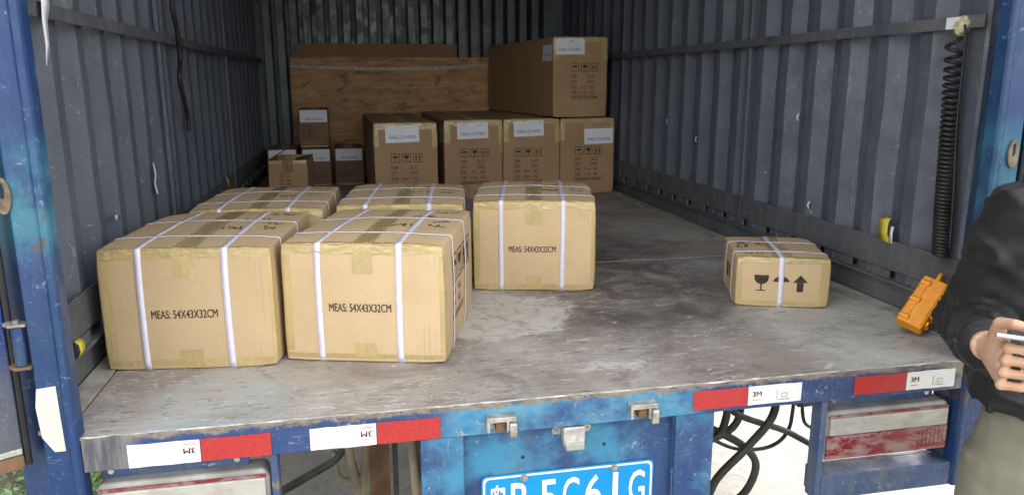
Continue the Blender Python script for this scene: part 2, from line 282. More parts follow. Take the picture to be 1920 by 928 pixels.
class Ink:                                        # flat print gathered in 2d
    def __init__(s): s.v = []; s.f = []
    def add(s, v, f, dx=0, dy=0):
        o = len(s.v); s.v += [(x+dx, y+dy) for x, y in v]; s.f += [tuple(i+o for i in q) for q in f]
    def text(s, t, x, y, size, sx=.8, bold=True, align='LEFT'): v, f = text2d(t, size, sx, bold, align); s.add(v, f, x, y)
    def poly(s, pts): s.add(pts, [tuple(range(len(pts)))])
    def rect(s, x0, x1, y0, y1): s.poly([(x0, y0), (x1, y0), (x1, y1), (x0, y1)])
    def stroke(s, pts, wd):
        for (x0, y0), (x1, y1) in zip(pts, pts[1:]):
            l = math.hypot(x1-x0, y1-y0) or 1; nx, ny = -(y1-y0)/l*wd/2, (x1-x0)/l*wd/2
            s.poly([(x0+nx, y0+ny), (x0-nx, y0-ny), (x1-nx, y1-ny), (x1+nx, y1+ny)])
    def frame(s, x0, x1, y0, y1, wd): s.rect(x0, x1, y0, y0+wd); s.rect(x0, x1, y1-wd, y1); s.rect(x0, x0+wd, y0+wd, y1-wd); s.rect(x1-wd, x1, y0+wd, y1-wd)
    def umbrella(s, cx, cy, r, stem=True):
        s.poly([(cx-r, cy)]+[(cx-r+r*2*k/3+ (r/3)*(1-math.cos(math.pi*j/4)), cy-.0+.12*r*math.sin(math.pi*j/4)) for k in range(3) for j in (1, 2, 3, 4)]+[(cx+r*math.cos(a), cy+.8*r*math.sin(a)) for a in [math.pi*i/10 for i in range(1, 10)]])
        if stem: s.rect(cx-r*.07, cx+r*.07, cy-r*1.05, cy); s.rect(cx-r*.3, cx-r*.07, cy-r*1.05, cy-r*.92)
    def glass(s, cx, cy, r):
        s.poly([(cx-r*.8, cy+r*.9)]+[(cx+r*.8*math.cos(a), cy+r*.55+r*.75*math.sin(a)) for a in [math.pi+math.pi*i/8 for i in range(9)]]+[(cx+r*.8, cy+r*.9)])
        s.rect(cx-r*.08, cx+r*.08, cy-r*.9, cy-r*.15); s.rect(cx-r*.5, cx+r*.5, cy-r, cy-r*.88)
    def arrow(s, cx, cy, wd, h): s.poly([(cx-wd*.22, cy-h/2), (cx+wd*.22, cy-h/2), (cx+wd*.22, cy+h*.05), (cx+wd/2, cy+h*.05), (cx, cy+h/2), (cx-wd/2, cy+h*.05), (cx-wd*.22, cy+h*.05)])
    def scribble(s, cx, cy, wd, h, n, rng, lw=.0035):
        for k in range(n):
            x = cx-wd/2+wd*(k+.5)/n; p = [(x+rng.uniform(-.5, .5)*wd/n*1.3, cy+rng.uniform(-.5, .5)*h) for _ in range(rng.randint(3, 5))]; s.stroke(p, lw)
    def hanzi(s, cx, cy, wd, h, rng, lw=.004):
        for k in range(3): y = cy-h/2+h*(k+.4)/3; s.stroke([(cx-wd*rng.uniform(.3, .5), y), (cx+wd*rng.uniform(.3, .5), y+h*.06)], lw)
        s.stroke([(cx+wd*.02, cy+h*.5), (cx-wd*.02, cy-h*.4)], lw); s.stroke([(cx, cy), (cx-wd*.45, cy-h*.5)], lw); s.stroke([(cx, cy), (cx+wd*.5, cy-h*.5)], lw)
    def build(s, name, mat, mapf, parent):
        mb = MB(); mb.add([mapf(x, y) for x, y in s.v], s.f); return mb.build(name, mat, parent, fix=False)

# ------------------------------------------------------------------ cartons
class Carton:
    def __init__(s, w, d, h, seed, bulge=.005, amp=.0007, r=.006, top_bulge=None):
        s.w, s.d, s.h, s.r = w, d, h, r; s.seed = seed; s.bulge = bulge; s.amp = amp; s.tb = bulge if top_bulge is None else top_bulge
        s.rng = random.Random(seed); s.crush = .009; s.dent = .008
    def surf(s, x, y, z, off=0.):
        """point of the ideal box surface (x,y centred, z from 0) -> deformed, offset outwards"""
        hx, hy, hz, r = s.w/2, s.d/2, s.h/2, s.r; q = Vector((x, y, z-hz))
        i = Vector((max(-hx+r, min(hx-r, q.x)), max(-hy+r, min(hy-r, q.y)), max(-hz+r, min(hz-r, q.z))))
        n = (q-i); n = n.normalized() if n.length > 1e-9 else Vector((0, 0, 1)); p = i+n*r
        u, v, t = p.x/hx, p.y/hy, p.z/hz; cl = lambda a: max(0., 1-a*a)
        b = Vector((n.x*s.bulge*cl(v)*cl(t), n.y*s.bulge*cl(u)*cl(t), max(0, n.z)*s.tb*cl(u)*cl(v)))
        nz = mnoise.noise(p*9+Vector((s.seed*3.7, s.seed*1.3, 0)))*s.amp+mnoise.noise(p*2.6+Vector((s.seed, 5, s.seed*2.1)))*s.amp*2.2
        if n.z < -.5: nz = 0
        cr = max(0, abs(u)+abs(v)+abs(t)-2.72)/.28                       # crushed corners
        nz -= s.crush*cr*(.5+.5*mnoise.noise(Vector((round(u)*3+s.seed, round(v)*5, round(t)*7+.3))))
        nz -= s.dent*max(0, mnoise.noise(p*5.2+Vector((s.seed*2.3, 1, s.seed)))-.18)
        p = p+b+n*(nz+off); p.z = max(p.z, -hz); return Vector((p.x, p.y, p.z+hz))
    def body(s, parent, mat, name='carton_body', open_top=False):
        hx, hy, hz, r = s.w/2, s.d/2, s.h/2, s.r
        def lines(hh):
            n = max(4, int(hh*2/.022)); a = [-hh, -hh+r*.45, -hh+r*.8]+[-hh+r+(2*hh-2*r)*k/n for k in range(n+1)]+[hh-r*.8, hh-r*.45, hh]; return a
        ax = (lines(hx), lines(hy), lines(hz)); idx = {}; mb = MB(); fs = []
        def vid(q):
            k = tuple(round(c, 5) for c in q)
            if k not in idx: idx[k] = len(mb.v); mb.v.append(tuple(s.surf(q[0], q[1], q[2]+hz)))
            return idx[k]
        for a in range(3):
            b, c = (a+1) % 3, (a+2) % 3
            for sg in (-1, 1):
                if open_top and a == 2 and sg == 1: continue
                hh = (hx, hy, hz)[a]*sg
                for i in range(len(ax[b])-1):
                    for j in range(len(ax[c])-1):
                        qs = []
                        for ii, jj in ((i, j), (i+1, j), (i+1, j+1), (i, j+1)):
                            q = [0, 0, 0]; q[a] = hh; q[b] = ax[b][ii]; q[c] = ax[c][jj]; qs.append(vid(q))
                        if sg < 0: qs.reverse()
                        if len(set(qs)) >= 3: mb.f.append(tuple(qs))
        return mb.build(name, mat, parent, smooth=True)
    def band(s, ax, c0, c1, s0, s1, off, step=.012, nc=None, crumple=0.):
        """ribbon round the box. ax 'x': loop in the YZ plane (s=0 at bottom of front, up the front, over the top, down the back), c across x;
           ax 'y': loop in XZ (s=0 at bottom of left side, up, over the top, down right), c across y; ax 'z': loop in XY (s=0 at left-front corner along the front to the right, along right side...)"""
        w, d, h = s.w, s.d, s.h
        if ax == 'x': L = [h, d, h, d]
        elif ax == 'y': L = [h, w, h, w]
        else: L = [w, d, w, d]
        def pos(t, c):
            tot = sum(L); t %= tot; k = 0
            while t > L[k]: t -= L[k]; k += 1
            if ax == 'x': return ((c, -d/2, t), (c, -d/2+t, h), (c, d/2, h-t), (c, d/2-t, 0))[k]
            if ax == 'y': return ((-w/2, c, t), (-w/2+t, c, h), (w/2, c, h-t), (w/2-t, c, 0))[k]
            return ((-w/2+t, -d/2, c), (w/2, -d/2+t, c), (w/2-t, d/2, c), (-w/2, d/2-t, c))[k]
        ts = [s0]; brk = [0]; a = 0
        for _ in range(2):
            for l in L: a += l; brk += [a-s.r*.9, a-s.r*.6, a-s.r*.3, a-1e-5, a+1e-5, a+s.r*.3, a+s.r*.6, a+s.r*.9]
        n = max(2, int((s1-s0)/step)); ts = sorted(set([s0+(s1-s0)*k/n for k in range(n+1)]+[b for b in brk if s0 < b < s1]))
        nc = nc or max(1, int((c1-c0)/.022)); cs = [c0+(c1-c0)*k/nc for k in range(nc+1)]
        mb = MB(); vs = [s.surf(*pos(t, c), off+(crumple*max(0, mnoise.noise(Vector((c*55, t*90, s.seed*1.7)))+.6*mnoise.noise(Vector((c*21, t*150, s.seed)))) if crumple else 0)) for t in ts for c in cs]; m_ = len(cs)
        fs = [(i*m_+j, i*m_+j+1, (i+1)*m_+j+1, (i+1)*m_+j) for i in range(len(ts)-1) for j in range(m_-1)]
        mb.add(vs, fs); return mb
    def strap(s, ax, c, wd, parent, off=.0016, wob=.003):
        tot = 2*((s.d if ax == 'x' else s.w)+s.h); mb = s.band(ax, c-wd/2, c+wd/2, 0, tot, off, .02, 1)
        k = s.rng.uniform(0, 9); a = 0 if ax == 'x' else 1; v2 = []
        for v in mb.v:
            v = list(v); v[a] += wob*(mnoise.noise(Vector((v[1-a]*3, v[2]*3, k)))); v2.append(tuple(v))
        mb.v = v2; o = mb.build('strap', 'strap', parent, smooth=True, fix=False)
        md = o.modifiers.new('thick', 'SOLIDIFY'); md.thickness = .0012; md.offset = 0; return o
    def front(s, off=.0009): return lambda x, z: s.surf(x, -s.d/2, z, off)
    def top(s, off=.0009): return lambda x, y: s.surf(x, y, s.h, off)
    def right(s, off=.0009): return lambda y, z: s.surf(s.w/2, y, z, off)
    def left(s, off=.0009): return lambda y, z: s.surf(-s.w/2, -y, z, off)

def place(root, x, y, z, rot_deg, w, d):
    """front-left bottom corner at (x,y,z), rotated about the vertical"""
    a = R(rot_deg); cx, cy = w/2, d/2
    root.location = (x+cx*math.cos(a)-cy*math.sin(a), y+cx*math.sin(a)+cy*math.cos(a), z); root.rotation_euler = (0, 0, a)

FZ = 0.0008                                       # cartons rest on the bed plates
def strapped_carton(label, x, y, rot, seed, side_print=False):
    w, d, h = .43, .54, .32
    k = Carton(w, d, h, seed, .006, .0013, .007, .009); rng = k.rng
    e = empty('cardboard_carton'); tag(e, label, 'carton', 'strapped cartons at the bed end'); place(e, x, y, FZ, rot, w, d)
    k.body(e, 'card_light')
    T = lambda *a, mat='tape_clear': k.band(*a).build('packing_tape', mat, e, smooth=True, fix=False)
    g = lambda: rng.uniform(-.006, .006)
    k.band('x', -w/2+.004, w/2-.004, h-.026+g(), h+.016+g(), .0005, .003, 70, .0028).build('packing_tape', 'tape_clear', e, smooth=True, fix=False); T('x', -w/2+.004, w/2-.004, -.0+.0005, .022+g(), .0005)
    T('z', .03, h-.03, 2*(w+d)-.03+g(), 2*(w+d)+.030+g(), .00045); T('z', .03, h-.03, w-.012+g(), w+.022+g(), .00045)
    T('x', -.028+g(), .026+g(), h-.078+g(), h+d+.07, .0012); T('x', -.026+g(), .030+g(), .001, .058+g(), .0007)
    k.band('x', -.012, .014, h+.012, h+d-.012, .0019).build('packing_tape', 'tape_brown', e, smooth=True, fix=False)
    k.band('x', -w/2+.005, w/2-.005, h-.0042, h-.0026, .0009).build('flap_edge', 'card_dark', e, fix=False)
    for c in (-.116+g()*.5, .098+g()*.5): k.strap('x', c, .0165, e)
    for c in (-.15+g(), .07+g()): k.strap('y', c, .0115, e, .0022)
    ink = Ink(); ink.text('MEAS: 54X43X32CM', -.008+g()*.3, .139+g()*.5, .031, .166/(text2d('MEAS: 54X43X32CM', 1, 1, True)[0] and max(p[0] for p in text2d('MEAS: 54X43X32CM', 1, 1, True)[0]))/.031, True, 'CENTER'); ink.build('printed_text', 'ink_dark', k.front(.0012), e)
    sl = Ink()
    for q in range(3): xx = w/2-.055+q*.014+g()*.3; sl.rect(xx, xx+.0009, .02, h-.03)
    sl.build('score_line', 'tape_brown', k.front(.0008), e)['kind'] = 'stuff'
    for fn, a in (('scribble', (.155, -.03, .05, .04, 5, rng, .003)), ('scribble', (.10, .10, .07, .05, 5, rng)), ('scribble', (.06, -.04, .06, .045, 5, rng, .004)), ('scribble', (.155, .19, .07, .03, 5, rng)), ('scribble', (.16, .03, .05, .03, 4, rng, .0028))):
        tp = Ink(); getattr(tp, fn)(*a); tp.build('marker_writing', 'ink_dark', k.top(.0012), e)['kind'] = 'stuff'
    if side_print:
        sp = Ink()
        for q in range(4): sp.frame(-.16+q*.085, -.09+q*.085, .185, .265, .004)
        sp.umbrella(-.125, .228, .026); sp.glass(-.04, .225, .028); sp.arrow(.045, .225, .05, .06); sp.arrow(.13, .225, .05, .06)
        for q, tx in enumerate(('N.W.      KGS', 'G.W.      KGS', 'MEAS:54X43X32CM')): sp.text(tx, -.16, .15-q*.034, .027, .8)
        sp.build('printed_text', 'ink_dark', k.right(.0012), e)
    return e
strapped_carton('strapped tan carton at the bed corner against the left wall, front row', -.648, 2.008, -7.0, 11)
strapped_carton('strapped tan carton in front row showing its printed right side', -.203, 1.995, -16.0, 12, True)
strapped_carton('rightmost of the five large strapped cartons, beside the open floor', .391, 2.572, -13.4, 13)
strapped_carton('strapped tan carton in second row, half hidden behind the left front carton', -.540, 2.580, -5.0, 14)
strapped_carton('strapped tan carton in second row behind the carton with printed right side', -.072, 2.580, -8.0, 15)

# small strapped carton on the right
def flat_carton():
    w, d, h = .295, .355, .165
    k = Carton(w, d, h, 21, .004, .0007, .006, .008); e = empty('cardboard_carton')
    tag(e, 'small low carton with glass and arrow symbols, alone on the right side', 'carton'); place(e, 1.207, 2.205, FZ, -20.5, w, d)
    k.body(e, 'card_light'); T = lambda *a, mat='tape_clear': k.band(*a).build('packing_tape', mat, e, smooth=True, fix=False)
    k.band('x', -w/2+.003, w/2-.003, h-.018, h+.02, .0005, .003, 50, .003).build('packing_tape', 'tape_clear', e, smooth=True, fix=False); T('x', -w/2+.003, w/2-.003, .001, .02, .0005)
    T('z', .02, h-.02, 2*(w+d)-.012, 2*(w+d)+.02, .00045); T('z', .02, h-.02, w-.03, w+.02, .00045); T('x', -.03, .03, h+.003, h+d-.003, .0012, mat='tape_clear'); k.band('x', -.03, -.008, h+.012, h+d-.012, .0019).build('packing_tape', 'tape_brown', e, smooth=True, fix=False)
    k.strap('x', -.005, .016, e); k.strap('y', -.10, .011, e, .0022); k.strap('y', .06, .011, e, .0022)
    i = Ink(); i.glass(-.067, .083, .028); i.umbrella(-.005, .085, .026); i.arrow(.055, .083, .046, .056); i.build('printed_symbols', 'ink_dark', k.front(.0012), e)
    r = random.Random(5); 
    for fn, a in (('scribble', (-.11, -.02, .04, .05, 4, r)), ('hanzi', (-.11, .03, .035, .04, r, .003)), ('hanzi', (-.05, .02, .04, .05, r, .003)), ('scribble', (-.09, -.13, .06, .02, 5, r)), ('scribble', (-.06, .09, .04, .03, 3, r))):
        i = Ink(); getattr(i, fn)(*a); i.build('marker_writing', 'ink_dark', k.top(.0012), e)
    i = Ink(); i.arrow(.05, .09, .03, .05); i.rect(-.02, .02, .06, .11); i.build('printed_symbols', 'ink_dark', k.left(.0012), e)
flat_carton()

# long cartons at the back
def long_print(seed, dx=0., dy=0.):
    i = Ink(); r = random.Random(seed); x0 = -.085+dx; y0 = .305+dy
    for q in range(3): i.frame(x0+q*.065, x0+.052+q*.065, y0-.052, y0, .0035)
    i.umbrella(x0+.026, y0-.027, .017); i.glass(x0+.091, y0-.027, .018); i.arrow(x0+.146, y0-.026, .014, .034); i.arrow(x0+.166, y0-.026, .014, .034)
    for q, (a, b) in enumerate((('ITEM', 'SL-37'), ('QTY.', '2 PCS'), ('N.W.', 'KG'), ('G.W.', 'KG'))):
        y = y0-.092-q*.0325; i.text(a, x0, y, .030, .62); i.text(b, x0+.155, y, .030, .66, True, 'RIGHT')
        if q > 1: i.scribble(x0+.085, y+.01, .045, .022, 4, r, .0025)
    i.text('SIZE.1435X371X493MM', x0, y0-.092-4*.0325, .030, .60); return i
def long_carton(label, x, y, z, rot, seed, lab, pd, side=None, w=.371, parcel=None):
    d, h = 1.435, .493; k = Carton(w, d, h, seed, .006, .0012, .008); e = empty('long_carton'); tag(e, label, 'carton', 'long cartons at the bed head'); place(e, x, y, z, rot, w, d)
    k.body(e, 'card_brown'); rng = k.rng; g = lambda a=.008: rng.uniform(-a, a)
    T = lambda *a, mat='tape_brown': k.band(*a).build('packing_tape', mat, e, smooth=True, fix=False)
    k.band('x', -w/2+.006, w/2-.006, h-.03+g(), h+.03, .0006, .003, 60, .004).build('packing_tape', 'tape_clear', e, smooth=True, fix=False); T('x', -.03+g(), .03+g(), h-.12+g(), h+d-.02, .0009); T('x', -.03+g(), .03+g(), .002, .10+g(), .0009)
    T('z', h-.14+g(), h-.01, 2*(w+d)-.02, 2*(w+d)+.035+g(), .0008, mat='tape_clear'); T('z', h-.15+g(), h-.01, w-.035+g(), w+.02, .0008, mat='tape_clear')
    long_print(seed, *pd).build('printed_text', 'ink_dark', k.front(.0013), e)
    lx, lz, tilt = lab; lw, lh = .195, .098; ca, sa = math.cos(tilt), math.sin(tilt)
    mp = lambda off: (lambda a, b: k.surf(lx+a*ca-b*sa, -d/2, lz+a*sa+b*ca, off))
    n = 6; mb = MB(); vs = [mp(.0022)(-lw/2+lw*i/n, -lh/2+lh*j/n) for i in range(n+1) for j in range(n+1)]; mb.add(vs, [(i*7+j, (i+1)*7+j, (i+1)*7+j+1, i*7+j+1) for i in range(n) for j in range(n)])
    pl = mb.build('paper_label', 'paper', e, fix=False); sm = pl.modifiers.new('thick', 'SOLIDIFY'); sm.thickness = .0008; sm.offset = -1
    i = Ink(); i.text('OREL-CH-0053', 0, -.028, .028, .88, False, 'CENTER'); i.build('label_text', 'ink_grey', mp(.0028), pl)
    if side is not None:
        mb = MB(); sw, sh, y0, z0 = .16, .098, side, h-.145; mpl = lambda a, b, off: k.surf(-w/2, -d/2+y0+a, z0+b, off)
        mb.add([mpl(sw*q/6, sh*j/6, .0026) for q in range(7) for j in range(7)], [(q*7+j, q*7+j+1, (q+1)*7+j+1, (q+1)*7+j) for q in range(6) for j in range(6)]); p2 = mb.build('paper_label', 'paper', e, fix=False)
        i = Ink(); i.text('OREL-CH-0053', 0, .03, .022, .8, False, 'CENTER'); i.build('label_text', 'ink_grey', lambda a, b: mpl(sw/2-a, b, .0034), p2)
    return e
long_carton('brown long-box carton standing leftmost and foremost of the labelled bottom row', .108, 4.45, FZ, 1.5, 31, (-.02, .43, .02), (-.005, .012))
long_carton('brown labelled carton second from the left in the bottom row of long boxes', .540, 4.68, FZ, .5, 32, (-.005, .427, .03), (0, .012), .03)
long_carton('brown labelled carton third from the left in the bottom row, partly under the top box', .920, 4.715, FZ, .0, 33, (-.02, .434, .03), (-.03, .005))
long_carton('brown carton at the right wall with a label covering its symbols, under the top box', 1.302, 4.755, FZ, .0, 34, (.075, .375, .02), (.0, .005))
long_carton('dark-sided long carton lying on top of the labelled bottom row', 1.235, 4.685, .502, 6.5, 35, (-.075, .435, .02), (.02, .03), .02)

# small cartons
def small_carton(label, x, y, z, rot, seed, hidden_label=False, opened=False, mat='card_dark', w=.2, d=.42, h=.265):
    k = Carton(w, d, h, seed, .004, .0009, .005); e = empty('small_carton'); tag(e, label, 'carton', 'small cartons on the left'); place(e, x, y, z, rot, w, d)
    k.body(e, mat, open_top=opened); T = lambda *a, mat='tape_dark': k.band(*a).build('packing_tape', mat, e, smooth=True, fix=False)
    T('x', -.03, .03, h-.07, h-.001 if opened else h+d*.9, .0008); T('x', -w/2+.006, w/2-.006, .001, .012, .0006, mat='tape_clear')
    r = k.rng; i = Ink(); y0 = .145 if not opened else .20; x0 = -.085 if not opened else -.05
    for q, tx in enumerate((('ITEM  SL-37', 'QTY.   2 PCS', 'N.W.      KG', 'G.W.      KG', 'SIZE.1435X371X493MM'))):
        i.text(tx, x0, y0-q*.021, .0185, .62 if q < 4 else .6)
        if q in (2, 3): i.scribble(x0+.055, y0-q*.021+.006, .03, .014, 3, r, .002)
    i.build('printed_text', 'ink_dark', k.front(.0012), e)
    if not opened:
        lw, lh, lz = .185, .083, h-.048; n = 4; mb = MB(); mp = lambda off: (lambda a, b: k.surf(a, -d/2, lz+b+a*.0, off))
        mb.add([mp(.0018)(-lw/2+lw*q/n, -lh/2+lh*j/n) for q in range(n+1) for j in range(n+1)], [(q*5+j, (q+1)*5+j, (q+1)*5+j+1, q*5+j+1) for q in range(n) for j in range(n)]); pl = mb.build('paper_label', 'paper', e, fix=False)
        i = Ink(); i.text('OREL-CH-0053', 0, -.028, .0225, .85, False, 'CENTER'); i.build('label_text', 'ink_grey', mp(.0025), pl)
    else:
        T('x', -w/2+.006, w/2-.006, h-.022, h-.001, .0006, mat='tape_clear')
        for sx in (-1, 1):                       # side flaps lifted, back flap up
            a = R(28 if sx < 0 else 12); f = MB(); mt = Matrix.Translation((sx*w/2*.99, 0, h-.002)) @ Matrix.Rotation(-sx*a if sx > 0 else a, 4, 'Y')
            f.box(-.0 if sx < 0 else -.095, .095 if sx < 0 else 0, -d/2+.004, d/2-.004, 0, .004, mt if sx > 0 else Matrix.Translation((-w/2*.99, 0, h-.002)) @ Matrix.Rotation(-a, 4, 'Y')); f.build('flap', 'card_dark', e)
    return e
small_carton('small dark labelled carton half hidden behind the open box', -.600, 5.545, FZ, 0, 41)
small_carton('small dark labelled carton under the stacked one, middle of its row', -.368, 5.53, FZ, 1, 42)
small_carton('small dark labelled carton at the right end of its row beside the long boxes', -.142, 5.545, FZ, 1, 43)
small_carton('small labelled carton stacked on top of the small row in front of plywood', -.372, 5.525, .2745, 1, 44)
small_carton('small opened carton with a lifted flap behind the strapped cartons', -.500, 4.58, FZ, -3, 45, opened=True, mat='card_brown', w=.225, d=.36, h=.283)  # paler card than the matching small ones: brighter lighting put in its colour

# ------------------------------------------------------------------ plywood and cardboard sheet
e = empty('plywood_board', (.33, 6.17, FZ)); tag(e, 'tall plywood board with dark knots standing behind the cartons', 'plywood')
MB().box(-.785, .77, 0, .015, 0, .912).build('board', 'plywood', e, bevel=.002)
mb = MB(); n = 20
for i in range(n): pass
vs = []
for i in range(n+1):
    x = -.785+1.555*i/n; zz = .842-.03*math.sin(math.pi*i/n*.9)+.02*(i/n); vs += [(x, -.0012, zz-.012), (x, -.0012, zz+.012)]
mb.add(vs, [(2*i, 2*i+2, 2*i+3, 2*i+1) for i in range(n)]); plain('band_tape', (.30, .30, .24), .4); mb.build('adhesive_band', 'band_tape', e)
o = MB().box(-.62, .62, 0, .006, 0, 1.012).build('cardboard_sheet', 'card_sheet', bevel=.001, loc=(.215, 6.192, FZ)); tag(o, 'brown cardboard sheet rising just above the plywood board', 'cardboard')

# ------------------------------------------------------------------ truck
XL, XR, YB, ZR, YR = -.69, 1.715, 6.26, 2.15, 1.61
GZ = -.95
truck = empty('cargo_truck', (0, 0, 0)); tag(truck, 'blue box truck with its rear doors open and steel cargo bed', 'truck')
# bed: plates, trims
seams = [YR-.001, 2.885, 4.40, YB]
for a, b in zip(seams, seams[1:]): MB().box(-.628, 1.640, a+.002 if a > 2 else a+.012, b-.002, -.006, 0).build('floor_plate', 'floor_steel', truck, bevel=.0015)
for yy in seams[1:-1]:
    mb = MB(); r = random.Random(3); pts = [(-.62+2.25*k/70, yy+r.uniform(-.001, .001), -.001+r.uniform(-.0006, .0006)) for k in range(71)]; mb.tube(pts, .0035, 6).build('weld_seam', 'weld', truck)
for x0, x1 in ((XL+.002, -.633), (1.645, XR-.002)): MB().box(x0, x1, 1.66, YB, -.006, .003).build('floor_trim', 'floor_trim', truck, bevel=.001)
MB().box(XL-.056, XR+.056, 1.84, YB+.18, -.0605, -.0075).build('floor_frame', 'chassis', truck)
mb = MB(); r = random.Random(9); pts = [(-.60+2.19*k/90, 1.6165+r.uniform(-.0012, .0012), -.003+r.uniform(-.001, .0012)) for k in range(91)]; mb.tube(pts, .0045, 6).build('floor_lip', 'galv', truck, smooth=True)
# side walls
def corrugated(side, y0, y1, phase):
    sx = 1 if side > 0 else -1; xi = XR if side > 0 else XL; P_, dep = .195, .042
    prof = []
    def x_at(y):
        t = ((y-phase) % P_); a, b, c = .05, .095, .15     # inner flat, slope out, outer flat, slope in
        if t < a: return 0
        if t < b: return dep*(t-a)/(b-a)
        if t < c: return dep
        return dep*(1-(t-c)/(P_-c))
    ys = {y0, y1}; k = math.floor((y0-phase)/P_)
    while phase+k*P_ < y1:
        for q in (0, .05, .095, .15):
            y = phase+k*P_+q
            if y0 < y < y1: ys.add(y)
        k += 1
    ys = sorted(ys); poly = [(xi+sx*x_at(y), y) for y in ys]+[(xi+sx*.055, y1), (xi+sx*.055, y0)]
    nz = 32; mb = MB(); zs = [.082+(ZR-.084)*q/nz for q in range(nz+1)]; m_ = len(poly)
    ys2 = sorted(set(ys+[y+d for y in ys for d in (.022,) if y+d < y1-.02])); poly = [(xi+sx*x_at(y), y) for y in ys2]+[(xi+sx*.055, y1), (xi+sx*.055, y0)]; m_ = len(poly)
    for z in zs:
        for q, (a, b) in enumerate(poly):
            if q < m_-2: dn = mnoise.noise(Vector((a, b*2.2, z*1.7)))*.006+mnoise.noise(Vector((a+7, b*6, z*5)))*.0035; a += sx*abs(dn); b += mnoise.noise(Vector((3, b*2, z*2.5)))*.004 if 0 < q < m_-3 else 0
            mb.v.append((a, b, z))
    mb.f = [(k*m_+q, k*m_+(q+1) % m_, (k+1)*m_+(q+1) % m_, (k+1)*m_+q) for k in range(nz) for q in range(m_)]+[tuple(range(m_-1, -1, -1)), tuple(range(nz*m_, (nz+1)*m_))]
    return mb.build('wall_panel', 'wall', truck)
for side, sm, ph in ((1, [1.83, 3.12, 4.73, YB], 2.045), (-1, [1.83, 3.05, 4.58, YB], 2.02)):
    sx = side; xi = XR if side > 0 else XL
    for a, b in zip(sm, sm[1:]): corrugated(side, a+.002, b-.002, ph)
    for yy in sm[1:-1]: MB().box(min(xi-sx*.012, xi+sx*.05), max(xi-sx*.012, xi+sx*.05), yy-.0015, yy+.0015, .09, ZR-.01).build('seam_backing', 'wall_trim', truck); MB().box(*sorted((xi-sx*.016, xi-sx*.001)), yy-.016, yy+.016, .215, ZR-.01).build('wall_stile', 'wall', truck, bevel=.003)
    for z0, z1 in ((.868, .903), (1.55, 1.585)):
        for a, b in zip(sm, sm[1:]): MB().box(*sorted((xi-sx*.022, xi-sx*.0165)), a+.004, b+.001, z0, z1).build('wall_rail', 'wall_trim', truck, bevel=.0015)
        for a, b in zip(sm, sm[1:]):
            for q in range(7): yy = a+.06+(b-a-.12)*q/6; MB().box(*sorted((xi-sx*.0163, xi+sx*.001)), yy-.008, yy+.008, z0+.006, z1-.006).build('rail_bracket', 'wall_trim', truck)
    for a, b in zip(sm, sm[1:]): MB().box(*sorted((xi-sx*.008, xi-sx*.001)), a+.003, b-.005, .117, .214).build('kick_plate', 'wall_trim', truck, bevel=.002)
    MB().box(*sorted((xi-sx*.020, xi+sx*.053)), sm[0], YB, .078, .0865).build('wall_ledge', 'wall_trim', truck, bevel=.0015)
    k = 0; yy = 1.92
    while yy < 6.2: MB().box(*sorted((xi-sx*.012, xi-sx*.0012)), yy, yy+.085, .0875, .116).build('ledge_block', 'wall_trim', truck, bevel=.001); yy += .195
    MB().box(*sorted((xi+sx*.001, xi+sx*.05)), sm[0], YB, .0032, .0795).build('base_board', 'wall_trim', truck, bevel=.001)
    MB().box(*sorted((xi+sx*.057, xi+sx*.064)), 1.84, YB+.19, -.06, ZR).build('outer_skin', 'panel_blue', truck)
# head wall with narrow ribs; grooves made extra deep to force dark shade
Pb = .1005; k = 0; poly = []; x = XL+.002
while x < XR-.11:
    poly += [(x, YB+.16), (x+.040, YB+.16), (x+.042, YB+.0), (x+.098, YB+.0)]; x += Pb
poly += [(XR+.05, YB+.003), (XR+.05, YB+.18), (XL-.05, YB+.18), (XL-.05, YB+.16)]
MB().prism(poly, -.0072, ZR-.003).build('head_wall', 'back_metal', truck, bevel=.003)
MB().box(XL-.06, XR+.06, 1.62, YB+.2, ZR, ZR+.02).build('roof', 'chassis', truck)  # unseen roof, coloured dark to cut bounced light inside
for q in range(7): yy = 1.9+q*.65; MB().box(XL+.003, XR-.003, yy, yy+.04, ZR-.045, ZR-.001).build('roof_bow', 'wall_trim', truck, bevel=.003)
# rear frame
def post(sx, xo, xi_):
    xw = XR if sx > 0 else XL; mid = xi_+sx*.012
    poly = [(xo, YR), (xi_+sx*.022, YR), (xi_+sx*.016, YR-.008), (xi_+sx*.004, YR-.008), (xi_, YR), (xi_, YR+.035), (xi_+sx*.012, YR+.05), (xw-sx*.004, 1.828), (xw+sx*.055, 1.828), (xw+sx*.06, YR+.10), (xo, YR+.06)]
    if sx < 0: poly.reverse()
    return MB().prism(poly, -.36, ZR).build('corner_post', 'post_blue', truck, bevel=.003)
post(-1, -.660, -.592); post(1, 1.640, 1.560)
MB().box(-.590, 1.558, YR, YR+.07, ZR-.09, ZR-.001).build('rear_header', 'post_blue', truck, bevel=.004)
MB().box(-.5905, 1.5585, YR, YR+.012, -.077, -.0005).add(*(lambda b: (b.v, b.f))(MB().box(-.5905, 1.5585, YR+.012, YR+.07, -.077, -.067))).build('rear_beam', 'beam', truck, bevel=.002)
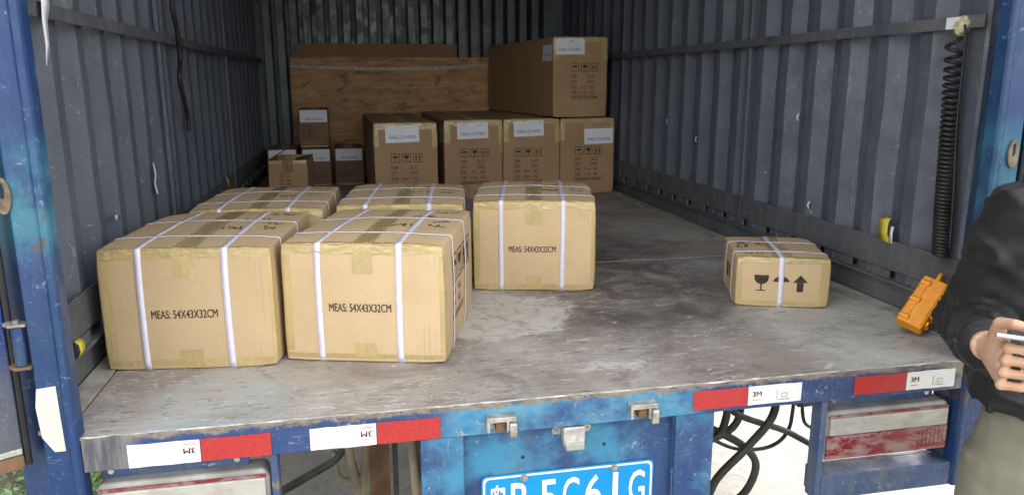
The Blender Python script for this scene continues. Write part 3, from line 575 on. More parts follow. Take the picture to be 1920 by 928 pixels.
# reflective tapes
def reflector(x0, x1, red, flip=None, zt=-.0185, zb=-.070):
    mb = MB(); n = 8; r = random.Random(int(x0*1000)); vs = []
    for i in range(n+1):
        x = x0+(x1-x0)*i/n
        vs += [(x, YR-.0016-r.uniform(0, .0006), zb+r.uniform(-.0006, .0006)), (x, YR-.0016-r.uniform(0, .0006), zt+r.uniform(-.0008, .0008))]
    mb.add(vs, [(2*i, 2*i+2, 2*i+3, 2*i+1) for i in range(n)]); o = mb.build('reflective_tape', 'refl_red' if red else 'refl_white', truck)
    o.modifiers.new('thick', 'SOLIDIFY').thickness = .0008
    if not red:
        i = Ink(); i.text('3M', 0, 0, .019, 1.1, True, 'CENTER'); i.rect(-.012, .012, -.010, -.0085); g = Ink(); g.frame(.068, .084, -.008, .004, .0012); g.rect(.060, .092, -.014, -.0125); g.rect(.055, .0562, -.012, .012)
        cx, cz = (x0+.023, -.044) if not flip else (x1-.021, -.040); s = 1 if not flip else -1
        mp = lambda a, b: Vector((cx+s*a, YR-.0036, cz+s*b)); i.build('tape_lettering', 'ink_red', mp, o)
        if not flip: g.build('tape_lettering', 'ink_grey', mp, o)
for x0, x1, red, fl in ((-.502, -.357, 0, 1), (-.355, -.210, 1, 1), (-.127, .018, 0, 1), (.020, .163, 1, 1), (.787, .932, 1, 0), (.934, 1.081, 0, 0), (1.232, 1.384, 1, 0), (1.386, 1.531, 0, 0)):
    reflector(x0, x1, red, fl, -.0225 if fl else -.0165, -.0745 if fl else -.066)
mb = MB(); mb.prism([(-.658, .118), (-.622, .122), (-.619, -.022), (-.640, -.022), (-.660, .012), (-.664, .08)], 0, .0012, Matrix(((1, 0, 0, 0), (0, 0, -1, YR-.0006), (0, 1, 0, 0), (0, 0, 0, 1)))).build('reflective_tape', 'refl_white_old', truck)
# latch keepers on the beam
def keeper(cx):
    mb = MB(); y = YR-.0005; z = -.030
    mb.box(cx-.034, cx+.034, y-.028, y, z-.008, z+.004); mb.box(cx-.034, cx-.027, y-.028, y, z-.032, z-.008); mb.box(cx+.012, cx+.018, y-.028, y, z-.034, z-.008)
    mb.box(cx-.034, cx+.034, y-.002, y, z-.034, z-.008); o = mb.build('latch_keeper', 'steel', truck, bevel=.002)
    b = MB().box(cx-.012, cx+.010, y-.022, y-.002, z-.034, z-.012); b.build('catch', 'rusty', o, bevel=.003)
    b = MB().box(cx+.018, cx+.036, y-.036, y-.006, z-.046, z-.010, ); b.build('catch', 'steel', o, bevel=.004)
keeper(.302); keeper(.650)
# centre panel with number plate
zb = -.47
MB().box(.117, .216, YR+.002, YR+.014, zb, -.078).build('centre_panel', 'panel_blue', truck, bevel=.002)
MB().box(.746, .848, YR+.002, YR+.014, zb, -.078).build('centre_panel', 'panel_blue', truck, bevel=.002)
MB().box(.214, .748, YR+.034, YR+.040, zb, -.078).build('plate_panel', 'panel_blue', truck, bevel=.001)
for x in (.216, .743): MB().box(x, x+.003, YR+.014, YR+.034, zb, -.079).build('panel_return', 'panel_blue', truck)
for hx, hz in ((.365, -.163), (.571, -.150)):
    MB().tube([(hx, YR+.033, hz), (hx, YR+.0338, hz)], .0045, 10).build('panel_hole', 'rubber', truck)
pl = MB(); px0, px1, pz0, pz1 = .262, .702, -.342, -.202; rr = .012; pts = []
for cx, cz, a0 in ((px1-rr, pz1-rr, 0), (px0+rr, pz1-rr, 90), (px0+rr, pz0+rr, 180), (px1-rr, pz0+rr, 270)):
    pts += [(cx+rr*math.cos(R(a0+t)), cz+rr*math.sin(R(a0+t))) for t in (0, 30, 60, 90)]
FY = lambda y: Matrix(((1, 0, 0, 0), (0, 0, -1, y), (0, 1, 0, 0), (0, 0, 0, 1)))
plate = pl.prism(pts, 0, .0015, FY(YR+.030)).build('number_plate', 'plate_blue', truck)
rim = MB(); nn = len(pts); ccx, ccz = (px0+px1)/2, (pz0+pz1)/2
ins = lambda p, d: (p[0]-d*(1 if p[0] > ccx else -1), p[1]-d*(1 if p[1] > ccz else -1))
o1 = [ins(p, .0035) for p in pts]; o2 = [ins(p, .0085) for p in pts]; vs = [(x, YR+.0275, z) for x, z in o1]+[(x, YR+.0275, z) for x, z in o2]
rim.add(vs, [(i, (i+1) % nn, nn+(i+1) % nn, nn+i) for i in range(nn)]).build('plate_border', 'plate_white', plate)
i = Ink()
def pchar(ch, x0, wd):
    v, f = text2d(ch, 1, 1, 'off'); xs = [p[0] for p in v]; ys = [p[1] for p in v]; sx, sy = wd/(max(xs)-min(xs)), .094/(max(ys)-min(ys))
    i.add([((x-min(xs))*sx+x0, (y-min(ys))*sy+pz0+.022) for x, y in v], f)
for k, ch in enumerate('粤B'): pchar(ch, px0+.018+k*.054, .044)
for k, ch in enumerate('5C61G'): pchar(ch, px0+.145+k*.0575+(.015 if ch == '1' else 0), .043 if ch != '1' else .014)
i.build('plate_characters', 'plate_white', lambda x, z: Vector((x, YR+.0268, z)), plate)
for bx, bz in ((px0+.105, pz1-.012), (px1-.105, pz1-.012)):
    mb = MB(); mb.tube([(bx, YR+.030, bz), (bx, YR+.024, bz)], .010, 14); mb.tube([(bx, YR+.024, bz), (bx, YR+.018, bz)], .0065, 6); mb.build('plate_bolt', 'steel', plate, bevel=.001)
# plate lamp
mb = MB(); lx, lz = .487, -.105
lamp = mb.prism([(-.026, .022), (.026, .022), (.028, .012), (.026, -.024), (.018, -.034), (-.018, -.034), (-.026, -.024), (-.028, .012)], 0, .028, Matrix.Translation((lx, 0, lz)) @ FY(YR+.033)).build('plate_lamp', 'galv', truck, bevel=.004)
MB().prism([(-.024, -.012), (.024, -.012), (.022, -.030), (-.022, -.030)], 0, .036, Matrix.Translation((lx, 0, lz-.006)) @ FY(YR+.033)).build('lamp_lens', 'lens_clear', lamp, bevel=.003)
for s in (-1, 1):
    MB().prism([(s*.028, .012), (s*.028, -.006), (s*.046, -.004), (s*.050, .006), (s*.044, .013)][::s], 0, .002, Matrix.Translation((lx, 0, lz)) @ FY(YR+.0335)).build('lamp_ear', 'galv', lamp)
    MB().tube([(lx+s*.040, YR+.0315, lz+.004), (lx+s*.040, YR+.028, lz+.004)], .005, 8).build('screw', 'steel', lamp)
# tail lamp frames
def tail(x0, x1, sgn):
    xo0, xo1 = (x0, x1)
    f = MB()
    if sgn > 0: f.box(1.150, 1.166, YR+.004, YR+.05, -.36, -.0785)
    else: f.box(-.216, -.200, YR+.004, YR+.05, -.36, -.0785)
    a, b = (1.166, 1.562) if sgn > 0 else (-.592, -.216)
    f.box(a, b, YR+.002, YR+.08, -.36, -.292); fr = f.build('lamp_frame', 'frame_blue', truck, bevel=.003)
    if sgn > 0: MB().box(1.5625, 1.643, YR+.001, YR+.10, -.36, -.0785).build('lamp_frame', 'frame_blue', truck, bevel=.003)
    MB().box(a+.02, b-.05, YR+.045, YR+.052, -.13, -.079).build('lamp_bracket', 'frame_blue', truck, bevel=.002)
    for bx in (a+.04, b-.075):
        MB().tube([(bx, YR+.045, -.098), (bx, YR+.038, -.098)], .007, 6).build('bolt', 'steel', truck)
    l0, l1 = (1.172, 1.545) if sgn > 0 else (-.578, -.220); zt, zl = -.116, -.256
    t = empty('tail_lamp', (0, 0, 0)); t.parent = truck; y = YR+.012
    MB().prism([(l0, zl), (l1-.012, zl), (l1, zl+.02), (l1, zt-.02), (l1-.012, zt), (l0+.008, zt), (l0, zt-.01)], -.06, -.004, FY(y)).build('lamp_housing', 'lamp_body', t, bevel=.006)
    zc = zt-.018; zm = zt-.066
    MB().box(l0+.010, l1-.010, y-.006, y+.0035, zm+.001, zc).build('clear_lens', 'lens_clear', t, bevel=.003)
    MB().box(l0+.004, l1-.006, y-.0045, y+.0035, zl+.006, zm-.001).build('red_lens', 'lens_red', t, bevel=.003)
    MB().box(l0+.006, l1-.008, y-.002, y+.0035, zc+.001, zc+.007).build('red_lens', 'lens_red', t)
    for q in range(4): z = zm-.018-q*.019; MB().box(l0+.05, l1-.05, y-.0060, y-.0044, z-.0008, z+.0008).build('lens_rib', 'lens_red', t)
    for q in range(7): x = l1-.095+q*.0125; MB().box(x, x+.0012, y-.0060, y-.0044, zl+.02, zm-.006).build('lens_rib', 'lens_red', t)
    for q in range(3): z = zm+.010+q*.011; MB().box(l0+.018, l0+.12, y-.0072, y-.0059, z-.0006, z+.0006).build('lens_rib', 'lens_clear', t)
tail(0, 0, 1); tail(0, 0, -1)
# doors swung open
def door(hx, hy, ang, sgn):
    e = empty('rear_door', (hx, hy, 0), ang); e.parent = truck; L = 1.06
    b = MB().box(0, sgn*L, -.0, .04, -.035, ZR-.05).build('door_panel', 'door_paint', e, bevel=.004)
    MB().box(-sgn*.014, -sgn*.001, -.006, .046, -.06, ZR-.05).build('door_seal', 'rubber', e, bevel=.004)
    MB().box(0, sgn*L, -.004, .03, -.066, -.0355).build('door_sill', 'rusty', e, bevel=.003)
    MB().box(sgn*.002, sgn*L, -.006, -.0005, -.032, -.020).build('door_trim', 'galv', e, bevel=.001)
    for q in range(5): x = sgn*(.14+.19*q); MB().box(*sorted((x, x+sgn*.09)), -.018, -.0006, .05, ZR-.12).build('door_rib', 'door_paint', e, bevel=.006)
door(-.712, 1.640, R(30), -1); door(1.692, 1.640, R(-28), 1)
for (hx, s) in ((-.672, -1), (1.652, 1)):
    for hz in (.21, 1.0, 1.8):
        h_ = empty('hinge', (hx, YR+.012, hz)); h_.parent = truck
        MB().tube([(s*.008, -.006, -.04), (s*.008, -.006, .04)], .0115, 14).build('hinge_barrel', 'post_blue', h_, smooth=False)
        for z in (-.048, .042): MB().prism([(-s*.012, .01), (-s*.012, -.018), (s*.018, -.022), (s*.034, -.004), (s*.034, .016)][::s], z, z+.006).build('hinge_leaf', 'rusty' if z < 0 else 'steel', h_, bevel=.001)
        MB().tube([(s*.008, -.006, .048), (s*.008, -.006, .054)], .006, 8).build('hinge_pin', 'steel', h_)
def hasp(cx, cz):
    out = []; 
    for k in range(25):
        t = math.pi*k/12; out.append((.013*math.cos(t), .022*math.copysign(1, math.sin(t))*abs(math.sin(t))**.6 if k else 0))
    mb = MB(); n = 20; ro, ri = [], []
    for k in range(n):
        t = 2*math.pi*k/n; ro.append((.015*math.cos(t), .036*math.sin(t))); ri.append((.005*math.cos(t), .010+.016*math.sin(t)))
    for y in (YR-.006, YR-.0008): mb.v += [(cx+a, y, cz+b) for a, b in ro]+[(cx+a, y, cz+b) for a, b in ri]
    for k in range(n):
        j = (k+1) % n; mb.f += [(k, j, n+j, n+k), (2*n+k, 3*n+k, 3*n+j, 2*n+j), (k, 2*n+k, 2*n+j, j), (n+k, n+j, 3*n+j, 3*n+k)]
    mb.build('hasp', 'rust_plate', truck, bevel=.001)
hasp(-.6665, .515); hasp(1.616, .545)
# chassis, axle, wheels
for x in (.13, .78): MB().box(x, x+.07, 1.75, YB+.6, -.30, -.10).build('chassis_rail', 'chassis', truck, bevel=.004)
for y in (1.78, 2.6, 3.4, 4.4, 5.4): MB().box(XL, XR, y, y+.06, -.098, -.0605).build('cross_member', 'chassis', truck, bevel=.003)
MB().box(.205, .775, 1.80, 1.85, -.28, -.12).build('cross_member', 'chassis', truck, bevel=.003)
MB().tube([(-.45, 3.95, GZ+.42), (1.45, 3.95, GZ+.42)], .07, 16).build('axle', 'chassis', truck, smooth=True); MB().ball((.5, 3.95, GZ+.42), .17, 20).build('differential', 'chassis', truck, smooth=True)
def wheel(cx):
    e = empty('wheel', (cx, 3.95, GZ+.41)); e.parent = truck; mb = MB(); n = 40; prof = [(-.10, .24), (-.11, .33), (-.095, .39), (-.05, .409), (.05, .409), (.095, .39), (.11, .33), (.10, .24)]; vs = []
    for k in range(n): t = 2*math.pi*k/n; vs += [(x, r*math.cos(t), r*math.sin(t)) for x, r in prof]
    m_ = len(prof); mb.add(vs, [(k*m_+j, k*m_+(j+1) % m_, ((k+1) % n)*m_+(j+1) % m_, ((k+1) % n)*m_+j) for k in range(n) for j in range(m_)]); mb.build('tyre', 'tyre', e)
    mb = MB(); mb.tube([(-.07, 0, 0), (.07, 0, 0)], .235, 28); mb.tube([(-.10, 0, 0), (.10, 0, 0)], .07, 16); mb.build('rim', 'lamp_body', e, bevel=.01)
for cx in (-.56, -.32, 1.32, 1.56): wheel(cx)
for cx in (-.44, 1.44): MB().box(cx-.28, cx+.28, 3.36, 3.372, GZ+.22, -.099).build('mud_flap', 'mud' if cx < 0 else 'rubber', truck, bevel=.003)
for x in (.03,): MB().box(x-.035, x+.035, 2.30, 2.36, -.62, -.0985).build('spring_hanger', 'rusty', truck, bevel=.004)
MB().prism([(1.28, -.0985), (1.52, -.0985), (1.52, -.36), (1.44, -.36), (1.44, -.30), (1.30, -.20)], 0, .03, FY(2.18)).build('bracket_plate', 'chassis', truck, bevel=.002); MB().box(1.525, 1.56, 2.16, 2.18, -.40, -.0985).build('bracket_plate', 'mud', truck, bevel=.002)
tb = lambda pts, r, name, mat: MB().tube(pts, r, 10).build(name, mat, truck, smooth=True)
def spl(P, n=14):
    P = [Vector(p) for p in P]; P = [P[0]*2-P[1]]+P+[P[-1]*2-P[-2]]; out = []
    for i in range(1, len(P)-2):
        for k in range(n):
            t = k/n; a, b, c, d = P[i-1:i+3]; out.append(.5*((2*b)+(c-a)*t+(2*a-5*b+4*c-d)*t*t+(3*b-a-3*c+d)*t*t*t))
    return out+[P[-2]]
Yh = 1.95
tb(spl([(1.06, Yh, -.10), (1.075, Yh, -.24), (1.30, Yh+.05, -.36), (1.50, Yh+.06, -.46), (1.53, Yh+.1, -.30)]), .010, 'hose', 'hose')
tb(spl([(1.20, Yh-.03, -.10), (1.205, Yh-.03, -.25), (1.13, Yh-.03, -.35), (1.03, Yh-.03, -.45), (.99, Yh-.02, -.56), (.93, Yh, -.62)]), .0125, 'hose', 'hose')
tb(spl([(1.12, Yh+.03, -.10), (1.125, Yh+.03, -.28), (1.06, Yh+.02, -.335), (.98, Yh+.02, -.33), (.90, Yh+.02, -.20)]), .0115, 'hose', 'hose')
tb(spl([(.96, Yh, -.27), (1.05, Yh+.01, -.32), (1.13, Yh, -.37), (1.175, Yh, -.44), (1.14, Yh, -.53), (1.05, Yh, -.575), (.92, Yh, -.58)]), .012, 'hose', 'hose')
tb(spl([(1.0, Yh+.04, -.33), (1.12, Yh+.04, -.395), (1.24, Yh+.05, -.41), (1.31, Yh+.06, -.375), (1.34, Yh+.08, -.30), (1.35, Yh+.1, -.12)]), .006, 'hose', 'hose')
tb(spl([(1.02, Yh-.05, -.10), (1.04, Yh-.05, -.20), (1.02, Yh-.05, -.29), (.95, Yh-.05, -.32)]), .0115, 'hose', 'hose')
tb(spl([(1.42, Yh+.16, -.13), (1.43, Yh+.16, -.36), (1.47, Yh+.16, -.42), (1.55, Yh+.16, -.46)]), .006, 'hose', 'hose')
Yu = 2.1
tb(spl([(-.30, Yu, -.46), (-.18, Yu, -.40), (-.09, Yu, -.345), (-.05, Yu+.02, -.26), (-.03, Yu+.05, -.12)]), .013, 'hose', 'hose')
tb([(-.075, Yu, -.10), (-.055, Yu, -.36), (-.035, Yu, -.46), (-.03, Yu, -.66)], .014, 'brake_pipe', 'mud')
tb([(.02, Yu+.02, -.10), (-.022, Yu, -.44), (-.03, Yu-.015, -.66)], .012, 'brake_pipe', 'mud')
tb(spl([(-.10, Yu, -.33), (-.095, Yu, -.40), (-.07, Yu, -.425), (-.02, Yu, -.42)]), .008, 'brake_pipe', 'mud')
tb([(.105, 1.82, -.09), (.125, 1.82, -.45)], .012, 'brake_pipe', 'mud')
MB().box(.065, .08, 2.0, 2.02, -.5, -.0985).build('bracket_plate', 'chassis', truck)
# tape scraps, peeling strips on the walls
def scrap(pts, wd, mat, name='tape_scrap', thick=.001, axis=(0, 1, 0)):
    mb = MB(); ax = Vector(axis); vs = []; n = len(pts)
    for k, p in enumerate(pts): ww = wd if not isinstance(wd, (list, tuple)) else wd[k]; vs += [Vector(p)-ax*ww/2, Vector(p)+ax*ww/2]
    mb.add(vs, [(2*k, 2*k+1, 2*k+3, 2*k+2) for k in range(n-1)]); o = mb.build(name, mat, truck, smooth=True); o.modifiers.new('t', 'SOLIDIFY').thickness = thick; return o
scrap([(XR-.004, 2.155, .285), (XR-.014, 2.155, .278), (XR-.016, 2.155, .262), (XR-.016, 2.155, .235), (XR-.0105, 2.152, .222), (XR-.0095, 2.150, .205)], .045, 'yellow_tape')
scrap([(XR-.0105, 2.118, .262), (XR-.013, 2.118, .24), (XR-.0105, 2.118, .205)], .014, 'paper')
scrap([(XL+.021, 1.885, .130), (XL+.030, 1.885, .122), (XL+.032, 1.885, .105), (XL+.026, 1.885, .092)], .034, 'yellow_tape')
scrap([(XL+.012, 2.785, .458), (XL+.016, 2.787, .42), (XL+.010, 2.792, .385), (XL+.018, 2.783, .352)], [.012, .02, .022, .028], 'paper')
scrap([(XL+.004, 4.31, .225), (XL+.012, 4.31, .20), (XL+.008, 4.32, .17)], [.05, .06, .03], 'yellow_tape')
scrap([(XL+.003, 2.36, .352), (XL+.003, 2.36, .336)], .04, 'cream_tape')
scrap([(XL+.024, 1.95, .96), (XL+.028, 1.935, .93), (XL+.034, 1.925, .90), (XL+.030, 1.918, .86), (XL+.033, 1.908, .81), (XL+.028, 1.902, .765)], [.03, .045, .05, .03, .022, .008], 'paper', 'peeling_strip')
for k, (y, z) in enumerate(((3.62, .45), (2.72, .60), (2.60, .27), (4.0, .52))): scrap([(XR-.002, y, z), (XR-.006, y+.004, z-.015), (XR-.003, y, z-.028)], .012, 'paper', 'tape_scrap')

# ------------------------------------------------------------------ hanging things
e = empty('coiled_cable', (XR-.035, 1.88, .0)); tag(e, 'black coiled cable hanging from the right wall rail', 'cable')
pts = []; z = .835; ph = 0; turns = 44
N = turns*14
for k in range(N+1):
    u = k/N; zz = .84-.60*(u**.72 if False else (.30*u+.70*(1-(1-u)**1.0)))  # even at the base
    ph = 2*math.pi*turns*(u**1.35); pts.append((.020*math.cos(ph)-.006+.004*math.sin(u*5), .020*math.sin(ph)+.030*(1-u)-.02*u*u, .845-.62*u**.9 if u < 1 else .225))
MB().tube(pts, .0055, 6).build('coil', 'rubber', e, smooth=True)
MB().tube(spl([(.004, .022, .885), (.0, -.002, .84), (.002, -.006, .6), (.002, -.026, .40), (-.002, -.04, .24)]), .0042, 8).build('straight_lead', 'rubber', e, smooth=True)
mb = MB(); mb.ball((.008, .025, .875), (.018, .024, .026), 14)
r = random.Random(4); mb.v = [tuple(Vector(v)*1.0+Vector((r.uniform(-.003, .003), r.uniform(-.005, .005), r.uniform(-.004, .004)))) for v in mb.v]; mb.build('tape_wrap', 'cream_tape', e)
MB().box(-.002, .014, .03, .075, .868, .900).build('tape_wrap', 'paper', e)
e = MB().tube(spl([(0, 0, 1.25), (.004, -.02, 1.02), (.006, .02, .92), (.002, .05, .82), (.006, -.02, .74), (.0, .09, .60), (.0, .10, .53)]), [.009]*84+[.004], 8).build('hanging_cord', 'rubber', None, True, loc=(XL+.028, 3.24, 0)); tag(e, 'black cord hanging down the left corrugated wall', 'cord')
# orange plastic case leaning on the right wall
e = empty('plastic_case', (1.548, 1.815, FZ)); tag(e, 'orange plastic case leaning at the right bed edge beside the person', 'plastic case')
ux = Vector((.66, .22, .66)).normalized(); uz0 = Vector((-.62, .55, .0)); uy = ux.cross(uz0).normalized(); uz = ux.cross(uy)
mt = Matrix((ux, uy, uz)).transposed().to_4x4()
def oc(x0, x1, y0, y1, z0, z1, name, bev, m='orange_plastic'): return MB().box(x0, x1, y0, y1, z0, z1, mt).build(name, m, e, bevel=bev)
b = oc(.0, .165, -.024, .024, -.036, .036, 'case_shell', .006); low = None
for q in range(3): MB().tube([mt @ Vector((.016+.062*q, .0235, -.034)), mt @ Vector((.016+.062*q, .0255, -.006))], .0085, 10).build('hinge_knuckle', 'orange_plastic', e, bevel=.002)
oc(.005, .16, .0242, .027, -.020, -.012, 'shell_rib', .001); oc(.005, .16, .0242, .027, .004, .030, 'shell_rib', .002)
for q in range(5): oc(.02+.028*q, .034+.028*q, -.020, .014, .0362, .044, 'shell_tooth', .002)
MB().tube([mt @ Vector(p) for p in ((.156, -.02, 0), (.185, -.02, 0), (.195, 0, 0), (.185, .02, 0), (.156, .02, 0))], .006, 8).build('carry_loop', 'orange_plastic', e, smooth=True)
lowest = min((mt @ Vector((x, y, z))).z for x in (0, .165) for y in (-.024, .024) for z in (-.036, .036)); e.location.z = FZ-lowest+.003

# ------------------------------------------------------------------ ground
n = 40; mb = MB(); mb.add([(-300, -300, GZ), (300, -300, GZ), (300, 300, GZ), (-300, 300, GZ)], [(0, 1, 2, 3)]); o = mb.build('ground', 'concrete'); tag(o, None, None, None, 'structure')
mb = MB(); mb.add([(-4.2, 1.6, GZ+.004), (-1.05, 1.6, GZ+.004), (-1.0, 7.5, GZ+.004), (-4.2, 7.5, GZ+.004)], [(0, 1, 2, 3)]); o = mb.build('planting_bed', 'soil'); tag(o, None, None, None, 'structure')
mb = MB(); r = random.Random(8)
for k in range(26000):
    x, y = -.98-3.1*r.random()**1.6, r.uniform(1.7, 7.4); z = GZ+.005+r.uniform(0, .22); a = r.uniform(0, 6.28); l = r.uniform(.03, .06); ww = l*.42; ti = r.uniform(-.2, .9)
    d = Vector((math.cos(a)*math.cos(ti), math.sin(a)*math.cos(ti), math.sin(ti))); s_ = Vector((-math.sin(a), math.cos(a), 0)); p = Vector((x, y, z)); nn_ = d.cross(s_)
    mb.add([p, p+d*l*.5+s_*ww/2-nn_*.004, p+d*l, p+d*l*.5-s_*ww/2-nn_*.004], [(0, 1, 2), (0, 2, 3)])
o = mb.build('ground_cover', 'leaf', fix=False); tag(o, 'low green leafy ground cover beside the truck', 'plants', None, 'stuff')

# ------------------------------------------------------------------ person
def remesh(mb, name, mat, parent, voxel, smooth=8, fold=None):
    o = mb.build(name, mat, parent); md = o.modifiers.new('r', 'REMESH'); md.mode = 'VOXEL'; md.voxel_size = voxel; md.use_smooth_shade = True
    s2 = o.modifiers.new('s', 'SMOOTH'); s2.factor = .5; s2.iterations = smooth
    dg = bpy.context.evaluated_depsgraph_get(); me = bpy.data.meshes.new_from_object(o.evaluated_get(dg)); o.modifiers.clear(); o.data = me
    if fold:
        me.calc_loop_triangles(); nr = [v.normal.copy() for v in me.vertices]
        for v, q in zip(me.vertices, nr): v.co += q*fold(v.co)
    me.polygons.foreach_set('use_smooth', [True]*len(me.polygons)); me.materials.clear(); me.materials.append(M[mat]); return o
PX, PY = 1.455, 1.235                             # stands on the ground, body axis
V = Vector; xa, ya = V((1, 0, 0)), V((0, 1, 0))
SH = V((1.297, 1.225, .470)); EL = V((1.318, 1.330, .205)); WR = V((1.143, 1.132, .240)); SH2 = V((1.635, 1.235, .455)); EL2 = V((1.66, 1.34, .20)); WR2 = V((1.52, 1.12, .24))
hd = V((-.45, -.89, .0)).normalized()            # wrist to knuckles
KN = WR+hd*.085
body = MB()
body.rings([((PX, PY, -.10), xa*.15, ya*.105), ((PX, PY, .0), xa*.165, ya*.11), ((PX, PY, .15), xa*.14, ya*.10), ((PX, PY, .33), xa*.165, ya*.11), ((PX, PY, .44), xa*.16, ya*.10), ((PX, PY, .50), xa*.08, ya*.07)], 20)
body.tube([(PX, PY, .46), (PX, PY-.01, .56), (PX, PY-.02, .62)], [.06, .052, .055], 14)
HC = V((PX, PY-.045, .675)); body.ball(HC, (.074, .094, .112), 20); body.ball(HC+V((0, -.035, -.055)), (.055, .055, .055), 14); body.tube([HC+V((0, -.088, .012)), HC+V((0, -.112, -.022)), HC+V((0, -.09, -.032))], [.010, .016, .012], 8)
for s in (-1, 1): body.ball(HC+V((s*.076, .005, -.005)), (.012, .022, .032), 10)
body.tube([SH, EL, WR], [.052, .042, .029], 14); body.tube([SH2, EL2, WR2], [.052, .042, .029], 14)
for s, x in ((-1, PX-.09), (1, PX+.09)):
    body.tube([(x, PY, -.06), (x+s*.01, PY-.01, -.48), (x+s*.015, PY+.01, -.86)], [.085, .058, .042], 14); body.tube([(x+s*.015, PY+.03, GZ+.05), (x+s*.02, PY-.12, GZ+.035)], [.04, .035], 10)
def hand(wr, kn, upv, side):
    d = (kn-wr).normalized(); u = (upv-d*upv.dot(d)).normalized(); s = d.cross(u)*side    # u: palm normal (up), s: towards the thumb side
    body.rings([(wr, s*.028, u*.020), (wr+d*.03, s*.036, u*.018), (wr+d*.06, s*.044, u*.016), (wr+d*.086, s*.044, u*.012)], 14)
    for q, (off, l) in enumerate(((.0345, .074), (.0118, .082), (-.0112, .077), (-.0338, .062))):
        b = wr+d*.072+s*off; c1 = b+d*(.032-.003*q)-u*.004-s*.001*q; c2 = c1+u*(.036-.002*q)+d*.008; c3 = c2+u*.012-d*.022
        body.tube([b, c1, c2, c3], [.0100, .0098, .0088, .0074], 10); body.ball(c1, .0106, 8); body.ball(c3, .0074, 8)
    tb_ = wr+d*.020+s*.026+u*.004; t1 = wr+d*.048+s*.062-u*.002; t2 = wr+d*.080+s*.070+u*.010; t3 = wr+d*.092+s*.066+u*.040
    body.tube([tb_, t1, t2, t3], [.016, .0125, .0105, .0085], 9); body.ball(t3, .0085, 8); return d, u, s
d_, u_, s_ = hand(WR, KN, V((.89, -.45, .0)), 1); hand(WR2, WR2+V((-.7, -.6, -.05)), V((-.5, .8, .3)), -1)
person = remesh(body, 'person', 'skin', None, .0033, 3)
tag(person, 'person in black jacket and khaki trousers holding a phone at right', 'person')
rng = mnoise
def folds(amp, sc):
    return lambda c: amp*(mnoise.noise(V((c.x*sc, c.y*sc, c.z*sc*1.5)))+.6*mnoise.noise(V((c.x*sc*2.3+4, c.y*sc*2.3, c.z*sc*3.6))))
jk = MB()
jk.rings([((PX+.01, PY, .01), V((.215, 0, -.07)), ya*.145), ((PX+.01, PY, .07), xa*.222, ya*.150), ((PX, PY, .16), xa*.205, ya*.145), ((PX, PY, .30), xa*.205, ya*.140), ((PX, PY, .44), xa*.200, ya*.125), ((PX, PY, .51), xa*.135, ya*.095), ((PX, PY-.005, .55), xa*.078, ya*.075)], 26)
for a, b, c_ in ((SH, EL, WR), (SH2, EL2, WR2)):
    m1 = a.lerp(b, .45)+V((-.012 if a is SH else .012, 0, 0)); cu = b.lerp(c_, .86); ctr = V((PX, PY, .40))
    jk.tube([a.lerp(ctr, .45)+V((0, 0, .03)), a+V((0, 0, .005)), m1, b+V((-.012 if a is SH else .012, .01, -.004)), b.lerp(c_, .25), b.lerp(c_, .55), cu], [.085, .084, .077, .070, .068, .062, .052], 18); jk.ball(b+V((0, .006, -.004)), .068, 14)
jk.tube([(PX, PY, .51), (PX, PY-.006, .57)], [.082, .078], 18)
def jfold(c):
    f = folds(.007, 9)(c)
    q = mnoise.noise(V((c.x*9+c.z*4, c.y*9-c.z*3, c.z*13+c.x*6)))
    f += .020*max(0, 1-abs(q)*5)**1.5*(.4+.6*abs(mnoise.noise(V((c.x*5, c.y*5, c.z*5)))*2))-.002
    dd = (V((c.x, c.y, c.z))-EL).length
    if dd < .17: f += .007*math.sin(dd*120)*(1-dd/.17)*abs(mnoise.noise(V((c.x*14, c.y*14, c.z*14))))*2
    return f
jacket = remesh(jk, 'jacket', 'black_cloth', person, .0065, 6, jfold)
cuf = MB(); a = EL.lerp(WR, .80); b = EL.lerp(WR, .93); cuf.tube([a, b], [.056, .047], 18).build('jacket_cuff', 'black_cloth', person, smooth=True)
bt = V((1.262, PY-.128, .098)); MB().tube([bt, bt+V((-.5, -.75, .1))*.012], .007, 14).build('snap_button', 'steel', person, bevel=.001)
tr = MB()
tr.rings([((PX, PY, .06), xa*.165, ya*.115), ((PX, PY, -.06), xa*.185, ya*.130), ((PX, PY, -.12), xa*.180, ya*.128)], 22)
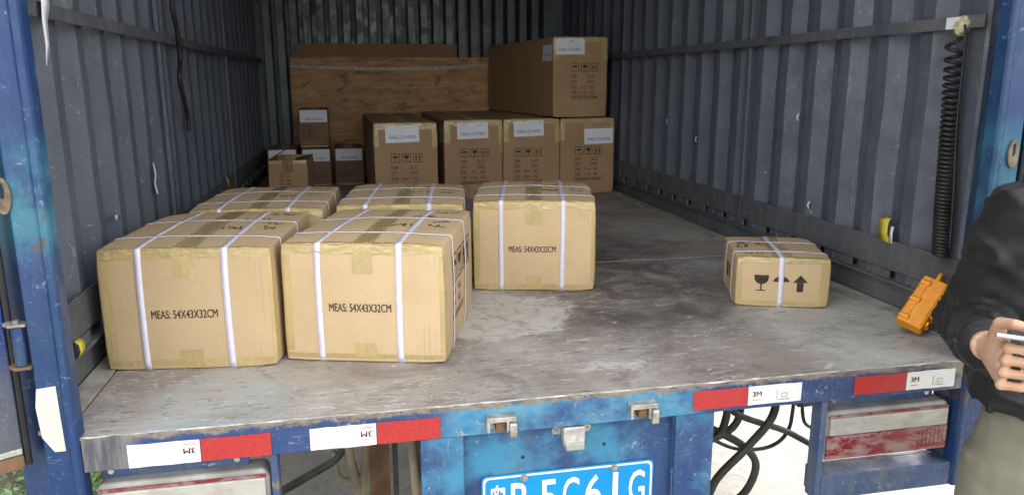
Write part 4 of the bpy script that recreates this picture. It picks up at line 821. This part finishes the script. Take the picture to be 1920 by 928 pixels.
for s in (-1, 1):
    x = PX+s*.092; tr.tube([(x, PY, -.06), (x+s*.014, PY-.005, -.28), (x+s*.018, PY-.012, -.50), (x+s*.02, PY+.008, -.86)], [.108, .098, .082, .072], 18)
remesh(tr, 'trousers', 'khaki', person, .008, 6, folds(.006, 9))
for s in (-1, 1):
    x = PX+s*.11; sh = MB(); sh.rings([((x, PY+.075, GZ+.03), xa*.03, V((0, 0, .028))), ((x, PY+.04, GZ+.045), xa*.042, V((0, 0, .044))), ((x, PY-.06, GZ+.035), xa*.046, V((0, 0, .034))), ((x, PY-.15, GZ+.025), xa*.042, V((0, 0, .024))), ((x, PY-.18, GZ+.018), xa*.022, V((0, 0, .016)))], 16); sh.build('shoe', 'shoe', person, smooth=True)
hr = MB(); hr.ball(HC+V((0, .012, .022)), (.080, .094, .100), 20); hr.v = [v if (v[1] > HC.y-.055 or v[2] > HC.z+.055) else (v[0]*.9+HC.x*.1, HC.y-.05, v[2]) for v in hr.v]; hr.build('hair', 'hair', person, smooth=True)
for s in (-1, 1): MB().ball(HC+V((s*.030, -.083, .008)), (.012, .008, .007), 10).build('eye', 'eye_white', person, smooth=True); MB().ball(HC+V((s*.030, -.0895, .008)), (.005, .003, .005), 8).build('iris', 'hair', person); MB().box(HC.x+s*.030-.018, HC.x+s*.030+.018, HC.y-.092, HC.y-.078, HC.z+.024, HC.z+.029).build('eyebrow', 'hair', person, bevel=.002)
MB().ball(HC+V((0, -.092, -.058)), (.022, .008, .006), 10).build('lips', 'lip', person, smooth=True)
# phone
r_ = V((.67, -.74, .02)).normalized(); v_ = V((.685, .667, -.29)); v_ = (v_-r_*v_.dot(r_)).normalized(); ph = empty('mobile_phone', WR+d_*.085+r_*.040-v_*.040+s_*.0485); tag(ph, 'slim silver phone held in the hand of the person in black', 'phone')
mt = Matrix((r_, v_, r_.cross(v_))).transposed().to_4x4()
MB().box(-.055, .095, -.036, .036, -.004, .004, mt).build('phone_case', 'phone_body', ph, bevel=.003)
MB().box(-.052, .092, -.034, .034, .0041, .0048, mt).build('screen', 'phone_glass', ph)
MB().box(-.0565, -.0552, -.03, .03, -.003, .003, mt).build('phone_end', 'phone_glass', ph)
